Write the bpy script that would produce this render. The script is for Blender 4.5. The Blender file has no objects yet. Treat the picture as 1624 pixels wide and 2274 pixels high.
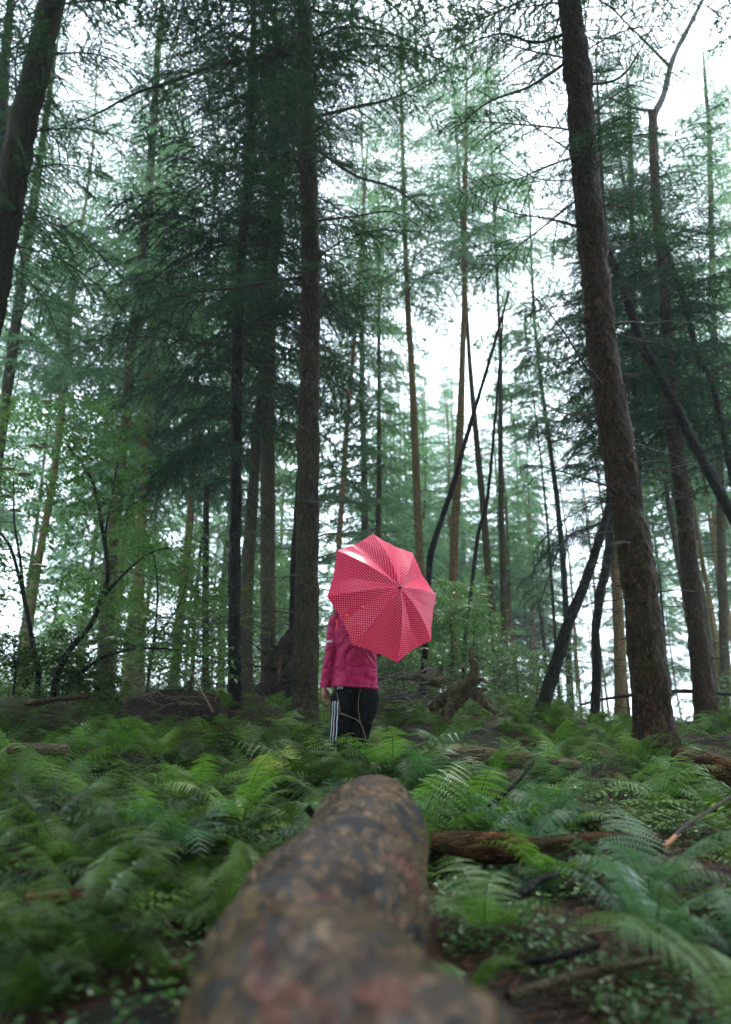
import bpy, math, random
import numpy as np
from mathutils import Vector
R_ = math.radians
# ------------------------------------------------------------------ camera, world, sun, exposure
S = bpy.context.scene
TILT = R_(17.8)
cam = bpy.data.cameras.new("camera"); camo = bpy.data.objects.new("camera", cam); S.collection.objects.link(camo)
camo.location = (0, 0, 0); camo.rotation_euler = (R_(90) + TILT, 0, 0)
cam.lens = 25.33; cam.sensor_width = 36; cam.sensor_fit = 'AUTO'
cam.clip_start = 0.02; cam.clip_end = 2000
cam.dof.use_dof = True; cam.dof.focus_distance = 4.95; cam.dof.aperture_fstop = 1.35
S.camera = camo
SUN_EL, SUN_ROT = R_(62), R_(25)
w = bpy.data.worlds.new("World"); S.world = w; w.use_nodes = True
nt = w.node_tree; bg = nt.nodes["Background"]
sky = nt.nodes.new("ShaderNodeTexSky"); sky.sky_type = 'NISHITA'; sky.sun_disc = False
sky.sun_elevation = SUN_EL; sky.sun_rotation = SUN_ROT; sky.dust_density = 4.0
mxw = nt.nodes.new("ShaderNodeMix"); mxw.data_type = 'RGBA'; mxw.inputs[0].default_value = 0.92
nt.links.new(sky.outputs[0], mxw.inputs[6]); mxw.inputs[7].default_value = (9.5, 11.2, 13.0, 1)
nt.links.new(mxw.outputs[2], bg.inputs[0]); bg.inputs[1].default_value = 0.115
sl = bpy.data.lights.new("sun", 'SUN'); sl.energy = 1.5; sl.angle = R_(14); sl.color = (1, .97, .92)
so = bpy.data.objects.new("sun", sl); S.collection.objects.link(so)
so.rotation_euler = (R_(90) - SUN_EL, 0, R_(180) - SUN_ROT)
S.view_settings.view_transform = 'Standard'; S.view_settings.look = 'None'
S.view_settings.exposure = 1.55; S.view_settings.gamma = 1
cy = S.cycles
cy.max_bounces = 5; cy.diffuse_bounces = 3; cy.glossy_bounces = 2; cy.transmission_bounces = 4
cy.transparent_max_bounces = 6; cy.volume_bounces = 1; cy.caustics_reflective = False; cy.caustics_refractive = False
cy.use_denoising = True; cy.use_adaptive_sampling = True; cy.adaptive_threshold = 0.015
cy.sample_clamp_indirect = 6

# ------------------------------------------------------------------ helpers
CT, ST = math.cos(TILT), math.sin(TILT)
def P(u, v, Y):
    """a survey point of the photograph (1624 x 2274 scale) at ground distance Y metres"""
    a = (u - 812) / 1600.; b = (1137 - v) / 1600.
    yy = CT - b * ST; s = Y / yy
    return np.array([a * s, Y, (ST + b * CT) * s])
def depth(p): return p[1] * CT + p[2] * ST
def sm(e0, e1, x):
    t = np.clip((x - e0) / (e1 - e0), 0, 1); return t * t * (3 - 2 * t)
_cy = [-20, 0, 2, 3.3, 4.4, 5.2, 6.1, 7, 9, 11, 14, 18, 24, 34, 60, 120, 500]
_cz = [-.7, -.62, -.58, -.48, -.33, -.45, -.14, .14, .48, .68, .75, .55, .1, -1, -4, -10, -40]
_ly = [-20, 0, 2, 4, 5, 6, 8, 11, 14, 20, 30, 60, 120, 500]
_lz = [-.7, -.62, -.56, -.36, -.15, .02, .34, .68, .8, .8, .3, -3, -9, -40]
_ry = [-20, 0, 2, 3.3, 4.2, 5, 5.6, 7, 9, 11, 14, 20, 40, 60, 120, 500]
_rz = [-.7, -.62, -.56, -.48, -.36, -.2, -.12, .05, .22, .14, -.4, -1.8, -5.5, -8, -14, -40]
def g(x, y):
    x = np.asarray(x, float); y = np.asarray(y, float)
    q = x / np.maximum(np.abs(y), 2.5)
    c = np.interp(y, _cy, _cz); l = np.interp(y, _ly, _lz); r = np.interp(y, _ry, _rz)
    wr = sm(.16, .34, q); wl = sm(-.12, -.3, q)
    z = c * (1 - wr) * (1 - wl) + r * wr + l * wl
    n = .035 * np.sin(1.9 * x + 1.3 * y) + .03 * np.sin(3.1 * y - 2.3 * x + 1) + .018 * np.sin(5.7 * x + 4.1 * y + 2) + .012 * np.sin(11 * x - 7 * y)
    return z + n * np.clip(np.abs(y) / 3, .3, 1)

class G:
    """collects vertices and faces of ONE mesh; several material slots"""
    def __init__(s): s.v = []; s.f = []; s.m = []; s.n = 0; s.uv = None
    def add(s, v, f, mi=0):
        v = np.asarray(v, np.float32).reshape(-1, 3); f = np.asarray(f, np.int64)
        s.v.append(v); s.f.append(f + s.n); s.m.append(np.full(len(f), mi, np.int32)); s.n += len(v)
    def tris(s, v, mi=0):
        v = np.asarray(v, np.float32).reshape(-1, 3); s.add(v, np.arange(len(v)).reshape(-1, 3), mi)
    def tube(s, pts, rad, ns=8, mi=0, cap=True, rough=0., ph=0., flat=1.):
        pts = np.asarray(pts, float); n = len(pts); rad = np.broadcast_to(np.asarray(rad, float), (n,))
        T = np.gradient(pts, axis=0); T /= np.linalg.norm(T, axis=1)[:, None] + 1e-9
        ref = np.array([0, 0, 1.]) if abs(T[:, 2]).mean() < .8 else np.array([1., 0, 0])
        A = np.cross(T, ref); A /= np.linalg.norm(A, axis=1)[:, None] + 1e-9; B = np.cross(A, T)
        th = np.arange(ns) * 2 * np.pi / ns
        k = np.ones((n, ns))
        if rough:
            L = np.arange(n)[:, None] * .7
            k += rough * (np.sin(3 * th + L * .5 + ph) * .5 + np.sin(5 * th - L * .9 + ph * 2) * .35 + np.sin(2 * th + L * 1.7 + ph * 3) * .4 + .3 * np.sin(L * 2.3 + th * 7 + ph))
        V = pts[:, None] + rad[:, None, None] * k[..., None] * (np.cos(th)[None, :, None] * A[:, None] + flat * np.sin(th)[None, :, None] * B[:, None])
        i = np.arange(n - 1)[:, None] * ns; j = np.arange(ns)[None]; j2 = (j + 1) % ns
        F = np.stack([i + j, i + j2, i + ns + j2, i + ns + j], -1).reshape(-1, 4)
        s.add(V.reshape(-1, 3), F, mi)
        if cap:
            for e, sg in ((0, 1), (n - 1, -1)):
                ring = V[e]; c = pts[e]
                fv = np.vstack([ring, c[None]]); q = np.arange(ns)
                ff = np.stack([np.full(ns, ns), (q + 1) % ns, q], -1) if sg > 0 else np.stack([np.full(ns, ns), q, (q + 1) % ns], -1)
                s.add(fv, ff, mi)
    def build(s, name, mats, parent=None, smooth=True, data=None):
        me = bpy.data.meshes.new(name)
        V = np.concatenate(s.v) if s.v else np.zeros((0, 3), np.float32)
        me.vertices.add(len(V)); me.vertices.foreach_set("co", V.ravel().astype(np.float32))
        loops = np.concatenate([f.ravel() for f in s.f]).astype(np.int32)
        cnt = np.concatenate([np.full(len(f), f.shape[1], np.int32) for f in s.f])
        st = np.concatenate([[0], np.cumsum(cnt)[:-1]]).astype(np.int32)
        me.loops.add(len(loops)); me.loops.foreach_set("vertex_index", loops)
        me.polygons.add(len(cnt)); me.polygons.foreach_set("loop_start", st); me.polygons.foreach_set("loop_total", cnt)
        me.polygons.foreach_set("material_index", np.concatenate(s.m))
        me.polygons.foreach_set("use_smooth", np.full(len(cnt), smooth))
        if s.uv is not None:
            ul = me.uv_layers.new(name="UVMap"); ul.data.foreach_set("uv", np.asarray(s.uv, np.float32)[loops].ravel())
        for m in (mats if isinstance(mats, (list, tuple)) else [mats]): me.materials.append(m)
        me.update(calc_edges=True)
        return link(name, me, parent)
def link(name, me, parent=None):
    o = bpy.data.objects.new(name, me); S.collection.objects.link(o)
    if parent is not None: o.parent = parent
    return o
def empty(name, loc, rz=0):
    o = bpy.data.objects.new(name, None); S.collection.objects.link(o); o.location = [float(c) for c in loc]; o.rotation_euler[2] = rz
    o.empty_display_size = .1; return o
def tag(o, label=None, cat=None, group=None, kind=None):
    if label: o["label"] = label
    if cat: o["category"] = cat
    if group: o["group"] = group
    if kind: o["kind"] = kind
    return o
def copy_tree(src, parent=None):
    c = src.copy(); S.collection.objects.link(c); c.parent = parent
    for ch in list(src.children): copy_tree(ch, c)
    return c
def curve(pts, step):
    """Catmull-Rom through rows of any width"""
    p = np.asarray(pts, float); q = np.vstack([2 * p[0] - p[1], p, 2 * p[-1] - p[-2]]); out = []
    for i in range(1, len(q) - 2):
        L = np.linalg.norm(q[i + 1][:3] - q[i][:3]); n = max(1, int(L / step))
        t = (np.arange(n) / n)[:, None]
        out.append(.5 * (2 * q[i] + (q[i + 1] - q[i - 1]) * t + (2 * q[i - 1] - 5 * q[i] + 4 * q[i + 1] - q[i + 2]) * t ** 2 + (3 * q[i] - q[i - 1] - 3 * q[i + 1] + q[i + 2]) * t ** 3))
    out.append(p[-1:]); return np.vstack(out)

# ------------------------------------------------------------------ materials
def newmat(name):
    m = bpy.data.materials.new(name); m.use_nodes = True; t = m.node_tree
    b = t.nodes["Principled BSDF"]; return m, t, b
def noise(t, scale, detail=4, rough=.6, vec=None, dist=0):
    n = t.nodes.new("ShaderNodeTexNoise"); n.inputs["Scale"].default_value = scale; n.inputs["Detail"].default_value = detail
    n.inputs["Roughness"].default_value = rough; n.inputs["Distortion"].default_value = dist
    if vec is not None: t.links.new(vec, n.inputs["Vector"])
    return n
def coords(t, scale=(1, 1, 1), kind="Object"):
    c = t.nodes.new("ShaderNodeTexCoord"); m = t.nodes.new("ShaderNodeMapping"); m.inputs["Scale"].default_value = scale
    t.links.new(c.outputs[kind], m.inputs[0]); return m.outputs[0]
def ramp(t, fac, stops):
    r = t.nodes.new("ShaderNodeValToRGB"); e = r.color_ramp.elements
    while len(e) < len(stops): e.new(.5)
    for i, (p, c) in enumerate(stops): e[i].position = p; e[i].color = (*c, 1)
    t.links.new(fac, r.inputs[0]); return r.outputs[0]
def mix(t, f, a, b, mode='MIX'):
    m = t.nodes.new("ShaderNodeMix"); m.data_type = 'RGBA'; m.blend_type = mode
    for s, x in ((m.inputs[0], f), (m.inputs[6], a), (m.inputs[7], b)):
        if hasattr(x, "links") or isinstance(x, bpy.types.NodeSocket): t.links.new(x, s)
        else: s.default_value = x if not isinstance(x, tuple) else (*x, 1)[:4]
    return m.outputs[2]
def bump(t, h, dist, b, strength=1):
    n = t.nodes.new("ShaderNodeBump"); n.inputs["Distance"].default_value = dist; n.inputs["Strength"].default_value = strength
    t.links.new(h, n.inputs["Height"]); t.links.new(n.outputs[0], b.inputs["Normal"]); return n
def bark(name, dark, mid, light, moss=None, mossamt=.5, rough=.6, sc=1., lying=False):
    m, t, b = newmat(name)
    v = coords(t, (sc * .22, sc, sc) if lying else (sc, sc, sc * .45)); v2 = coords(t)
    n1 = noise(t, 26, 6, .75, v, 1.2); n2 = noise(t, 3.2, 3, .6, v2)
    vor = t.nodes.new("ShaderNodeTexVoronoi"); vor.feature = 'DISTANCE_TO_EDGE'; vor.inputs["Scale"].default_value = 25
    nv = noise(t, 14, 3, .6, v); mv = mix(t, .22, v, nv.outputs["Color"], 'LINEAR_LIGHT'); t.links.new(mv, vor.inputs["Vector"])
    c = ramp(t, n1.outputs[0], [(.36, dark), (.52, mid), (.66, light)])
    cr = ramp(t, vor.outputs[0], [(0, (.25, .25, .25)), (.12, (1, 1, 1))])
    c = mix(t, 1., c, cr, 'MULTIPLY')
    if moss:
        f = ramp(t, n2.outputs[0], [(.5 - .2 * mossamt, (0, 0, 0)), (.75 - .2 * mossamt, (1, 1, 1))])
        ff = t.nodes.new("ShaderNodeMath"); ff.operation = 'MULTIPLY'; t.links.new(f, ff.inputs[0]); t.links.new(n1.outputs[0], ff.inputs[1])
        c = mix(t, ff.outputs[0], c, moss)
    t.links.new(c, b.inputs["Base Color"]); b.inputs["Roughness"].default_value = rough; b.inputs["Specular IOR Level"].default_value = .10
    h = t.nodes.new("ShaderNodeMath"); h.operation = 'MULTIPLY_ADD'; t.links.new(vor.outputs[0], h.inputs[0]); h.inputs[1].default_value = 1.5; t.links.new(n1.outputs[0], h.inputs[2])
    bump(t, h.outputs[0], .07, b, 1.); return m
def leaf(name, a, c, trans=.35, rough=.45, spec=.4, nscale=6, tcol=None):
    m, t, b = newmat(name)
    n = noise(t, nscale, 3, .6, coords(t)); oi = t.nodes.new("ShaderNodeObjectInfo")
    f = t.nodes.new("ShaderNodeMath"); f.operation = 'MULTIPLY_ADD'; t.links.new(oi.outputs["Random"], f.inputs[0]); f.inputs[1].default_value = .5
    s2 = t.nodes.new("ShaderNodeMath"); s2.operation = 'SUBTRACT'; t.links.new(n.outputs[0], s2.inputs[0]); s2.inputs[1].default_value = .25
    t.links.new(s2.outputs[0], f.inputs[2])
    col = ramp(t, f.outputs[0], [(.2, a), (.75, c)])
    t.links.new(col, b.inputs["Base Color"]); b.inputs["Roughness"].default_value = rough; b.inputs["Specular IOR Level"].default_value = spec
    tr = t.nodes.new("ShaderNodeBsdfTranslucent"); t.links.new(mix(t, 1., col, tcol or (1.3, 1.4, .8), 'MULTIPLY'), tr.inputs[0])
    ms = t.nodes.new("ShaderNodeMixShader"); ms.inputs[0].default_value = trans
    t.links.new(b.outputs[0], ms.inputs[1]); t.links.new(tr.outputs[0], ms.inputs[2])
    t.links.new(ms.outputs[0], t.nodes["Material Output"].inputs[0]); return m
def plain(name, col, rough=.5, spec=.5, var=.15, nscale=30, bmp=0.):
    m, t, b = newmat(name); n = noise(t, nscale, 4, .6, coords(t))
    c = ramp(t, n.outputs[0], [(.3, tuple(x * (1 - var) for x in col)), (.7, tuple(min(1, x * (1 + var)) for x in col))])
    t.links.new(c, b.inputs["Base Color"]); b.inputs["Roughness"].default_value = rough; b.inputs["Specular IOR Level"].default_value = spec
    if bmp: bump(t, n.outputs[0], bmp, b)
    return m
BK = dict(
    main=bark("bark_grey_brown", (.010, .008, .005), (.065, .047, .026), (.19, .14, .08), (.075, .085, .02), .7),
    orange=bark("bark_wet_orange_brown", (.008, .005, .003), (.065, .034, .014), (.28, .135, .045), (.05, .052, .014), .5),
    tan=bark("bark_tan", (.14, .08, .04), (.44, .27, .13), (.6, .42, .24), (.22, .22, .07), .5, .75),
    dark=bark("bark_dark_wet", (.004, .004, .004), (.012, .010, .008), (.035, .03, .022), (.03, .04, .015), .5, .45),
    mossy=bark("bark_mossy", (.010, .010, .006), (.045, .04, .018), (.10, .085, .035), (.05, .06, .014), 1.0, .7),
    mid=bark("bark_olive", (.04, .03, .016), (.13, .098, .05), (.25, .19, .1), (.09, .11, .04), .8))
M_twig = plain("twig_wood", (.03, .026, .02), .7, .3)
M_deadtwig = plain("dead_twig_wood", (.05, .045, .036), .7, .3)
M_paletwig = plain("pale_dry_twig", (.12, .085, .05), .7, .3)
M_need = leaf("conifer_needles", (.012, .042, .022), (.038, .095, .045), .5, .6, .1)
M_need2 = leaf("conifer_needles_haze_pale", (.085, .17, .115), (.16, .28, .19), .5, .6, .1)  # paler copy for distant trees; haze and backlight are put into the colour
M_needd = leaf("conifer_needles_dark", (.008, .026, .018), (.02, .052, .034), .4, .6, .1)
M_fern = leaf("fern_green", (.006, .022, .003), (.095, .19, .018), .2, .45, .22, 5)
M_fern2 = leaf("fern_bright_green", (.07, .18, .02), (.14, .27, .045), .35, .4, .5, 5)
M_ferny = leaf("fern_yellow_green", (.30, .36, .06), (.42, .45, .10), .35, .45, .4, 5)
M_fernb = leaf("fern_blue_green", (.03, .10, .035), (.10, .21, .10), .3, .4, .5, 5)
M_ferndead = leaf("withered_fern", (.10, .045, .015), (.24, .13, .045), .2, .6, .3, 5)
M_elder = leaf("broad_leaf", (.06, .15, .035), (.16, .28, .09), .4, .3, .5, 4)
M_small = leaf("ground_leaf", (.03, .10, .015), (.10, .22, .045), .3, .35, .5, 2)
M_flower = plain("cream_blossom", (.62, .6, .42), .8, .2, .1)

def ground_mat():
    m, t, b = newmat("forest_floor_litter"); v = coords(t)
    n1 = noise(t, 2.2, 5, .65, v); n2 = noise(t, 60, 5, .75, v, .8); n3 = noise(t, 9, 4, .6, v)
    red = ramp(t, n2.outputs[0], [(.32, (.006, .003, .002)), (.5, (.06, .022, .008)), (.7, (.24, .08, .028))])
    drk = ramp(t, n2.outputs[0], [(.35, (.006, .005, .003)), (.7, (.04, .03, .016))])
    mos = ramp(t, n2.outputs[0], [(.3, (.01, .02, .005)), (.7, (.06, .09, .02))])
    c = mix(t, ramp(t, n1.outputs[0], [(.42, (0, 0, 0)), (.55, (1, 1, 1))]), red, drk)
    c = mix(t, ramp(t, n3.outputs[0], [(.58, (0, 0, 0)), (.68, (1, 1, 1))]), c, mos)
    t.links.new(c, b.inputs["Base Color"]); b.inputs["Roughness"].default_value = .7; b.inputs["Specular IOR Level"].default_value = .3
    bump(t, n2.outputs[0], .04, b); return m
# ------------------------------------------------------------------ terrain
def terrain():
    k = np.linspace(-1, 1, 221); xs = np.sign(k) * (np.abs(k) * 9 + np.abs(k) ** 6 * 110)
    k = np.linspace(0, 1, 260); ys = -14 + 30 * k + 160 * np.clip(k - .7, 0, 1) ** 2 * 10 * k
    X, Y = np.meshgrid(xs, ys); Z = g(X, Y)
    nx = len(xs); i = np.arange(len(ys) - 1)[:, None] * nx; j = np.arange(nx - 1)[None]
    a = G(); a.add(np.stack([X, Y, Z], -1).reshape(-1, 3), np.stack([i + j, i + j + 1, i + nx + j + 1, i + nx + j], -1).reshape(-1, 4))
    tag(a.build("ground", ground_mat()), kind="structure")
terrain()

# ------------------------------------------------------------------ conifer boughs
UP = np.array([0, 0, 1.])
def make_bough(rng, L=1.8, ssp=.075, tsp=.04, nn=5, nl=.018, nw=.006, hang=.6, sweep=.3, tlen=.12, slen=.36):
    """returns (needle triangles [k*3,3], wood polylines)"""
    a, b2 = rng.uniform(-.05, .2), rng.uniform(.15, .3) * (1 + hang * .5)
    M = lambda t: np.stack([L * t * (1 - .12 * t), .04 * L * np.sin(t * 5 + b2 * 9), L * (a * t - b2 * t * t)], -1)
    wood = [(M(np.linspace(0, 1, 8)), np.linspace(.014, .003, 8) * L / 1.8)]
    B, D, Ln = [], [], []
    ts = np.arange(.1, .99, ssp / L); side = 1
    for t in ts:
        if rng.random() < .08: continue
        p = M(np.array([t]))[0]; side = -side
        ls = L * slen * (1 - t) ** .7 * min(1, .35 + t * 2.2) * rng.uniform(.7, 1.15) + .07
        ang = side * rng.uniform(.8, 1.15); d = np.array([math.cos(ang), math.sin(ang), rng.uniform(-.15, .15)])
        hg = hang * rng.uniform(.5, 1.3); n = max(3, int(ls / tsp)); s = (np.arange(n) + .5) / n
        C = p + d * (ls * s)[:, None] + np.outer(-hg * ls * .55 * s ** 2, UP)
        T = d + np.outer(-hg * 1.1 * s, UP); T /= np.linalg.norm(T, axis=1)[:, None]
        s3 = np.array([0, .5, 1.]); wood.append((p + d * (ls * s3)[:, None] + np.outer(-hg * ls * .55 * s3 ** 2, UP), np.array([.004, .003, .0015])))
        B.append(C - T * ls / n * .5); D.append(T); Ln.append(np.full(n, ls / n * 1.1))
        sd = np.where(np.arange(n) % 2 == 0, 1., -1.); an = sd * rng.uniform(.7, 1.1, n)
        ca, sa = np.cos(an), np.sin(an); TD = np.stack([T[:, 0] * ca - T[:, 1] * sa, T[:, 0] * sa + T[:, 1] * ca, T[:, 2] - hang * rng.uniform(.2, 1.3, n)], -1)
        TD /= np.linalg.norm(TD, axis=1)[:, None]
        B.append(C); D.append(TD); Ln.append(tlen * rng.uniform(.5, 1.2, n) * (1 - .5 * s))
    B = np.vstack(B); D = np.vstack(D); Ln = np.concatenate(Ln); K = len(B)
    rnd = rng.normal(size=(K, 3)); rnd[:, 2] += 1.2
    Sd = np.cross(D, rnd); Sd /= np.linalg.norm(Sd, axis=1)[:, None] + 1e-9
    kk = (np.arange(nn) + .3) / nn
    C = B[:, None] + D[:, None] * (Ln[:, None] * kk)[..., None]
    out = []
    for sg in (1, -1):
        q = Sd[:, None] * sg * (.75) + D[:, None] * .65 + rng.normal(scale=.22, size=(K, nn, 3))
        tip = C + q * nl * rng.uniform(.7, 1.2, (K, nn, 1))
        out.append(np.stack([C - D[:, None] * nw * .5, C + D[:, None] * nw * .5, tip], 2))
    tri = np.concatenate(out, 0).reshape(-1, 3).astype(np.float32)
    return tri, wood
rng = np.random.default_rng(7)
NEAR = [make_bough(rng, hang=h, nl=.023, nw=.009, ssp=.065, tsp=.034) for h in (.35, .5, .6, .8)]
DROOP = [make_bough(rng, L=1.9, hang=h, tlen=.17, ssp=.055, nl=.023, nw=.009) for h in (1.2, 1.5, 1.8)]
MIDB = [make_bough(rng, ssp=.085, tsp=.05, nn=4, nl=.034, nw=.016, hang=h, tlen=.15) for h in (.4, .7, 1.0, 1.3)]
FAR = [make_bough(rng, ssp=.11, tsp=.075, nn=3, nl=.06, nw=.034, hang=h, tlen=.2) for h in (.4, .7, 1.0, 1.3)]
def crown(gg, axis, z0, z1, rad, protos, rng, step=.2, per=3, azlim=None, lowpitch=-.15, hipitch=.35, minr=.3, keep=1.):
    """axis: function z -> centre point of the trunk; rad: function of 0..1 -> bough length"""
    step *= .62; z = z0; az = rng.uniform(0, 6.28)
    W = G()
    while z < z1:
        f = (z - z0) / (z1 - z0)
        for k in range(per):
            az += 2.4 + rng.uniform(-.4, .4)
            if azlim is not None and not azlim(az % (2 * np.pi), z): continue
            if rng.random() > keep: continue
            L = max(minr, rad(f)) * rng.uniform(.65, 1.2)
            tri, wood = protos[rng.integers(len(protos))]
            s = L / 1.8; pit = lowpitch + (hipitch - lowpitch) * f + rng.normal(scale=.1)
            place(gg, tri, wood, axis(z + rng.uniform(-.1, .1)), az, pit, s, rng.uniform(-.3, .3))
        z += step * rng.uniform(.7, 1.3)
def place(gg, tri, wood, c, az, pit, s, roll=0, nm=0, wm=1):
    ca, sa, cp, sp, cr, sr = math.cos(az), math.sin(az), math.cos(pit), math.sin(pit), math.cos(roll), math.sin(roll)
    Rz = np.array([[ca, -sa, 0], [sa, ca, 0], [0, 0, 1]]); Ry = np.array([[cp, 0, -sp], [0, 1, 0], [sp, 0, cp]]); Rx = np.array([[1, 0, 0], [0, cr, -sr], [0, sr, cr]])
    Rm = (Rz @ Ry @ Rx * s).T
    gg.tris(tri @ Rm.astype(np.float32) + np.asarray(c, np.float32), nm)
    for p, r in wood[:1] if s < .45 else wood: gg.tube(p @ Rm + c, r * s, 3, wm, cap=False)
def dead_branch(gg, c, az, L, rng, pit=-.05, r=.007, mi=0, sub=5):
    n = 7; t = np.linspace(0, 1, n); bend = rng.uniform(-.25, .25); dr = rng.uniform(-.1, .3)
    d = np.array([math.cos(az), math.sin(az), 0]); sd = np.array([-d[1], d[0], 0])
    p = c + np.outer(L * t, d) + np.outer(bend * L * t ** 2 * .5 + .01 * L * np.sin(t * 17), sd) + np.outer(L * (pit * t - dr * t * t * .5 + .012 * np.sin(t * 23 + bend * 9)), UP)
    gg.tube(p, np.linspace(r, r * .22, n), 5, mi, cap=False)
    for k in range(sub):
        tt = rng.uniform(.25, .95); i = tt * (n - 1); i0 = int(i); q = p[i0] * (1 - i + i0) + p[min(n - 1, i0 + 1)] * (i - i0)
        a2 = az + rng.choice([-1, 1]) * rng.uniform(.5, 1.1); l2 = L * (1 - tt) * rng.uniform(.4, .8) + .05
        d2 = np.array([math.cos(a2), math.sin(a2), rng.uniform(-.5, .25)])
        t3 = np.linspace(0, 1, 4); pp = q + np.outer(l2 * t3, d2) + np.outer(-.12 * l2 * t3 ** 2, UP) + rng.normal(scale=.006, size=(4, 3)) * t3[:, None]
        gg.tube(pp, np.linspace(r * .4, r * .15, 4), 3, mi, cap=False)

# ------------------------------------------------------------------ surveyed trees
def trunk_path(pts, Y, top, dY=0.):
    """pts: (u, v, width in survey pixels); base is carried to the ground, top grown to height top"""
    rows = []
    for i, (u, v, wd) in enumerate(pts):
        yy = Y + dY * i / max(1, len(pts) - 1)
        p = P(u, v, yy); rows.append([*p, wd * .5 * depth(p) / 1600])
    rows = np.array(rows); rows = rows[np.argsort(rows[:, 2])]
    a, b = rows[0], rows[min(1, len(rows) - 1)]
    gz = float(g(a[0], a[1])) - .15
    if a[2] > gz + .05:
        d = (b - a) / max(.2, b[2] - a[2]) * (a[2] - gz) * .6
        rows = np.vstack([[a[0] - d[0], a[1] - d[1], gz, a[3] * 1.12], rows])
    a, b = rows[-1], rows[-2]
    if top > a[2] + .5:
        L = top - a[2]; d = (a - b) / max(.5, a[2] - b[2])
        for f in (.4, .8, 1.): rows = np.vstack([rows, [a[0] + d[0] * L * f * .7, a[1] + d[1] * L * f * .7, a[2] + L * f, a[3] * (1 - f) + .012]])
    return rows
def build_tree(label, pts, Y, mat, top=14, crownspec=None, dead=0, deadrange=(.8, 5), group=None, deadparts=False, name="conifer_tree", seed=0, extra=None, cat="tree", flare=1., deadL=(.4, 1.1), need=None, dY=0., rough=.035, deadaz=None):
    rng = np.random.default_rng(seed + 100)
    rows = trunk_path(pts, Y, top, dY)
    base = rows[0, :3].copy(); base[2] += .15
    root = tag(empty(name, base), label, cat, group)
    c = curve(rows, .05 if Y < 9.1 else .12); loc = c[:, :3] - base
    h = loc[:, 2]; rad = np.maximum(c[:, 3], .006) * (1 + flare * .4 * np.exp(-np.maximum(h, 0) / .16))
    near_ = Y < 9.1; t = G()
    if near_:
        k_ = np.arange(len(rad)); rad = rad * (1 + .03 * np.sin(k_ * .31 + seed) + .025 * np.sin(k_ * .83 + seed * 2) + .05 * np.exp(-((k_ % 37) - 18) ** 2 / 9.))
    t.tube(loc, rad, 28 if near_ else 12, 0, rough=rough * (1.3 if near_ else 1) * (.35 if near_ else 1), ph=seed)
    if near_ and seed:
        tr_ = t.v[0].reshape(len(loc), 28, 3); nz = np.random.default_rng(seed).normal(size=(len(loc), 28)); nz = (nz + np.roll(nz, 1, 0) + np.roll(nz, -1, 0) + np.roll(nz, 1, 1)) / 4
        t.v[0] = (tr_ + (tr_ - loc[:, None]) * nz[..., None] * (.18 if mat is BK['dark'] else .11)).reshape(-1, 3).astype(np.float32)
        for q_ in range(26):
            zz_ = rng.uniform(.4, 7); az_ = rng.uniform(0, 6.28); i_ = int(np.argmin(np.abs(h - zz_))); d_ = np.array([math.cos(az_), math.sin(az_), rng.uniform(-.1, .4)])
            t.tube([loc[i_] + d_ * rad[i_] * .7, loc[i_] + d_ * (rad[i_] + rng.uniform(.01, .06))], [.010, .006], 6, 1)
    ax = lambda z: np.array([np.interp(z, loc[:, 2], loc[:, i]) for i in range(2)] + [z])
    for k in range(dead):
        z = rng.uniform(*deadrange) - base[2]; az = rng.uniform(0, 6.28) if deadaz is None else rng.choice(deadaz) + rng.normal(scale=.5)
        gg = G() if deadparts else t
        dead_branch(gg, ax(z), az, rng.uniform(*deadL), rng, rng.uniform(-.15, .2), rng.uniform(.004, .009) if Y < 9 else .007, 0 if deadparts else 1, 6 if Y < 9 else 3)
        if deadparts: gg.build("dead_branch", M_deadtwig, root)
    t.build("trunk", [mat, M_deadtwig], root)
    if crownspec or extra:
        cg = G()
        for cs in (crownspec or []):
            cs = dict(cs); z0 = cs.pop('z0') - base[2]; z1 = cs.pop('z1') - base[2]
            crown(cg, ax, z0, z1, cs.pop('rad'), cs.pop('protos'), rng, **cs)
        if extra: extra(cg, ax, base, rng)
        cg.build("crown", [need or M_need, M_twig], root, smooth=False)
    return root
tri = lambda f: (1 - f)
def limb(cg, ptsw, base, rng, protos, r0=.03, sp=.12, s=.45, hang=0):
    """a long living limb through world points with sprays hanging off it"""
    c = curve([np.append(p, 0) for p in ptsw], .08)[:, :3] - base; n = len(c)
    cg.tube(c, np.linspace(r0, .005, n), 6, 1, cap=False)
    d = 0
    for i in range(2, n - 1):
        d += np.linalg.norm(c[i] - c[i - 1])
        if d > sp:
            d = 0; T = c[i] - c[i - 1]; az = math.atan2(T[1], T[0]); f = i / n
            for sg in (-1, 1):
                tr, wd = protos[rng.integers(len(protos))]
                place(cg, tr, wd, c[i], az + sg * rng.uniform(.5, 1.3), rng.uniform(-.5, .05), s * rng.uniform(.5, 1.1) * (1.1 - .6 * f), rng.uniform(-.4, .4))
ND = NEAR + DROOP[:1]
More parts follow.
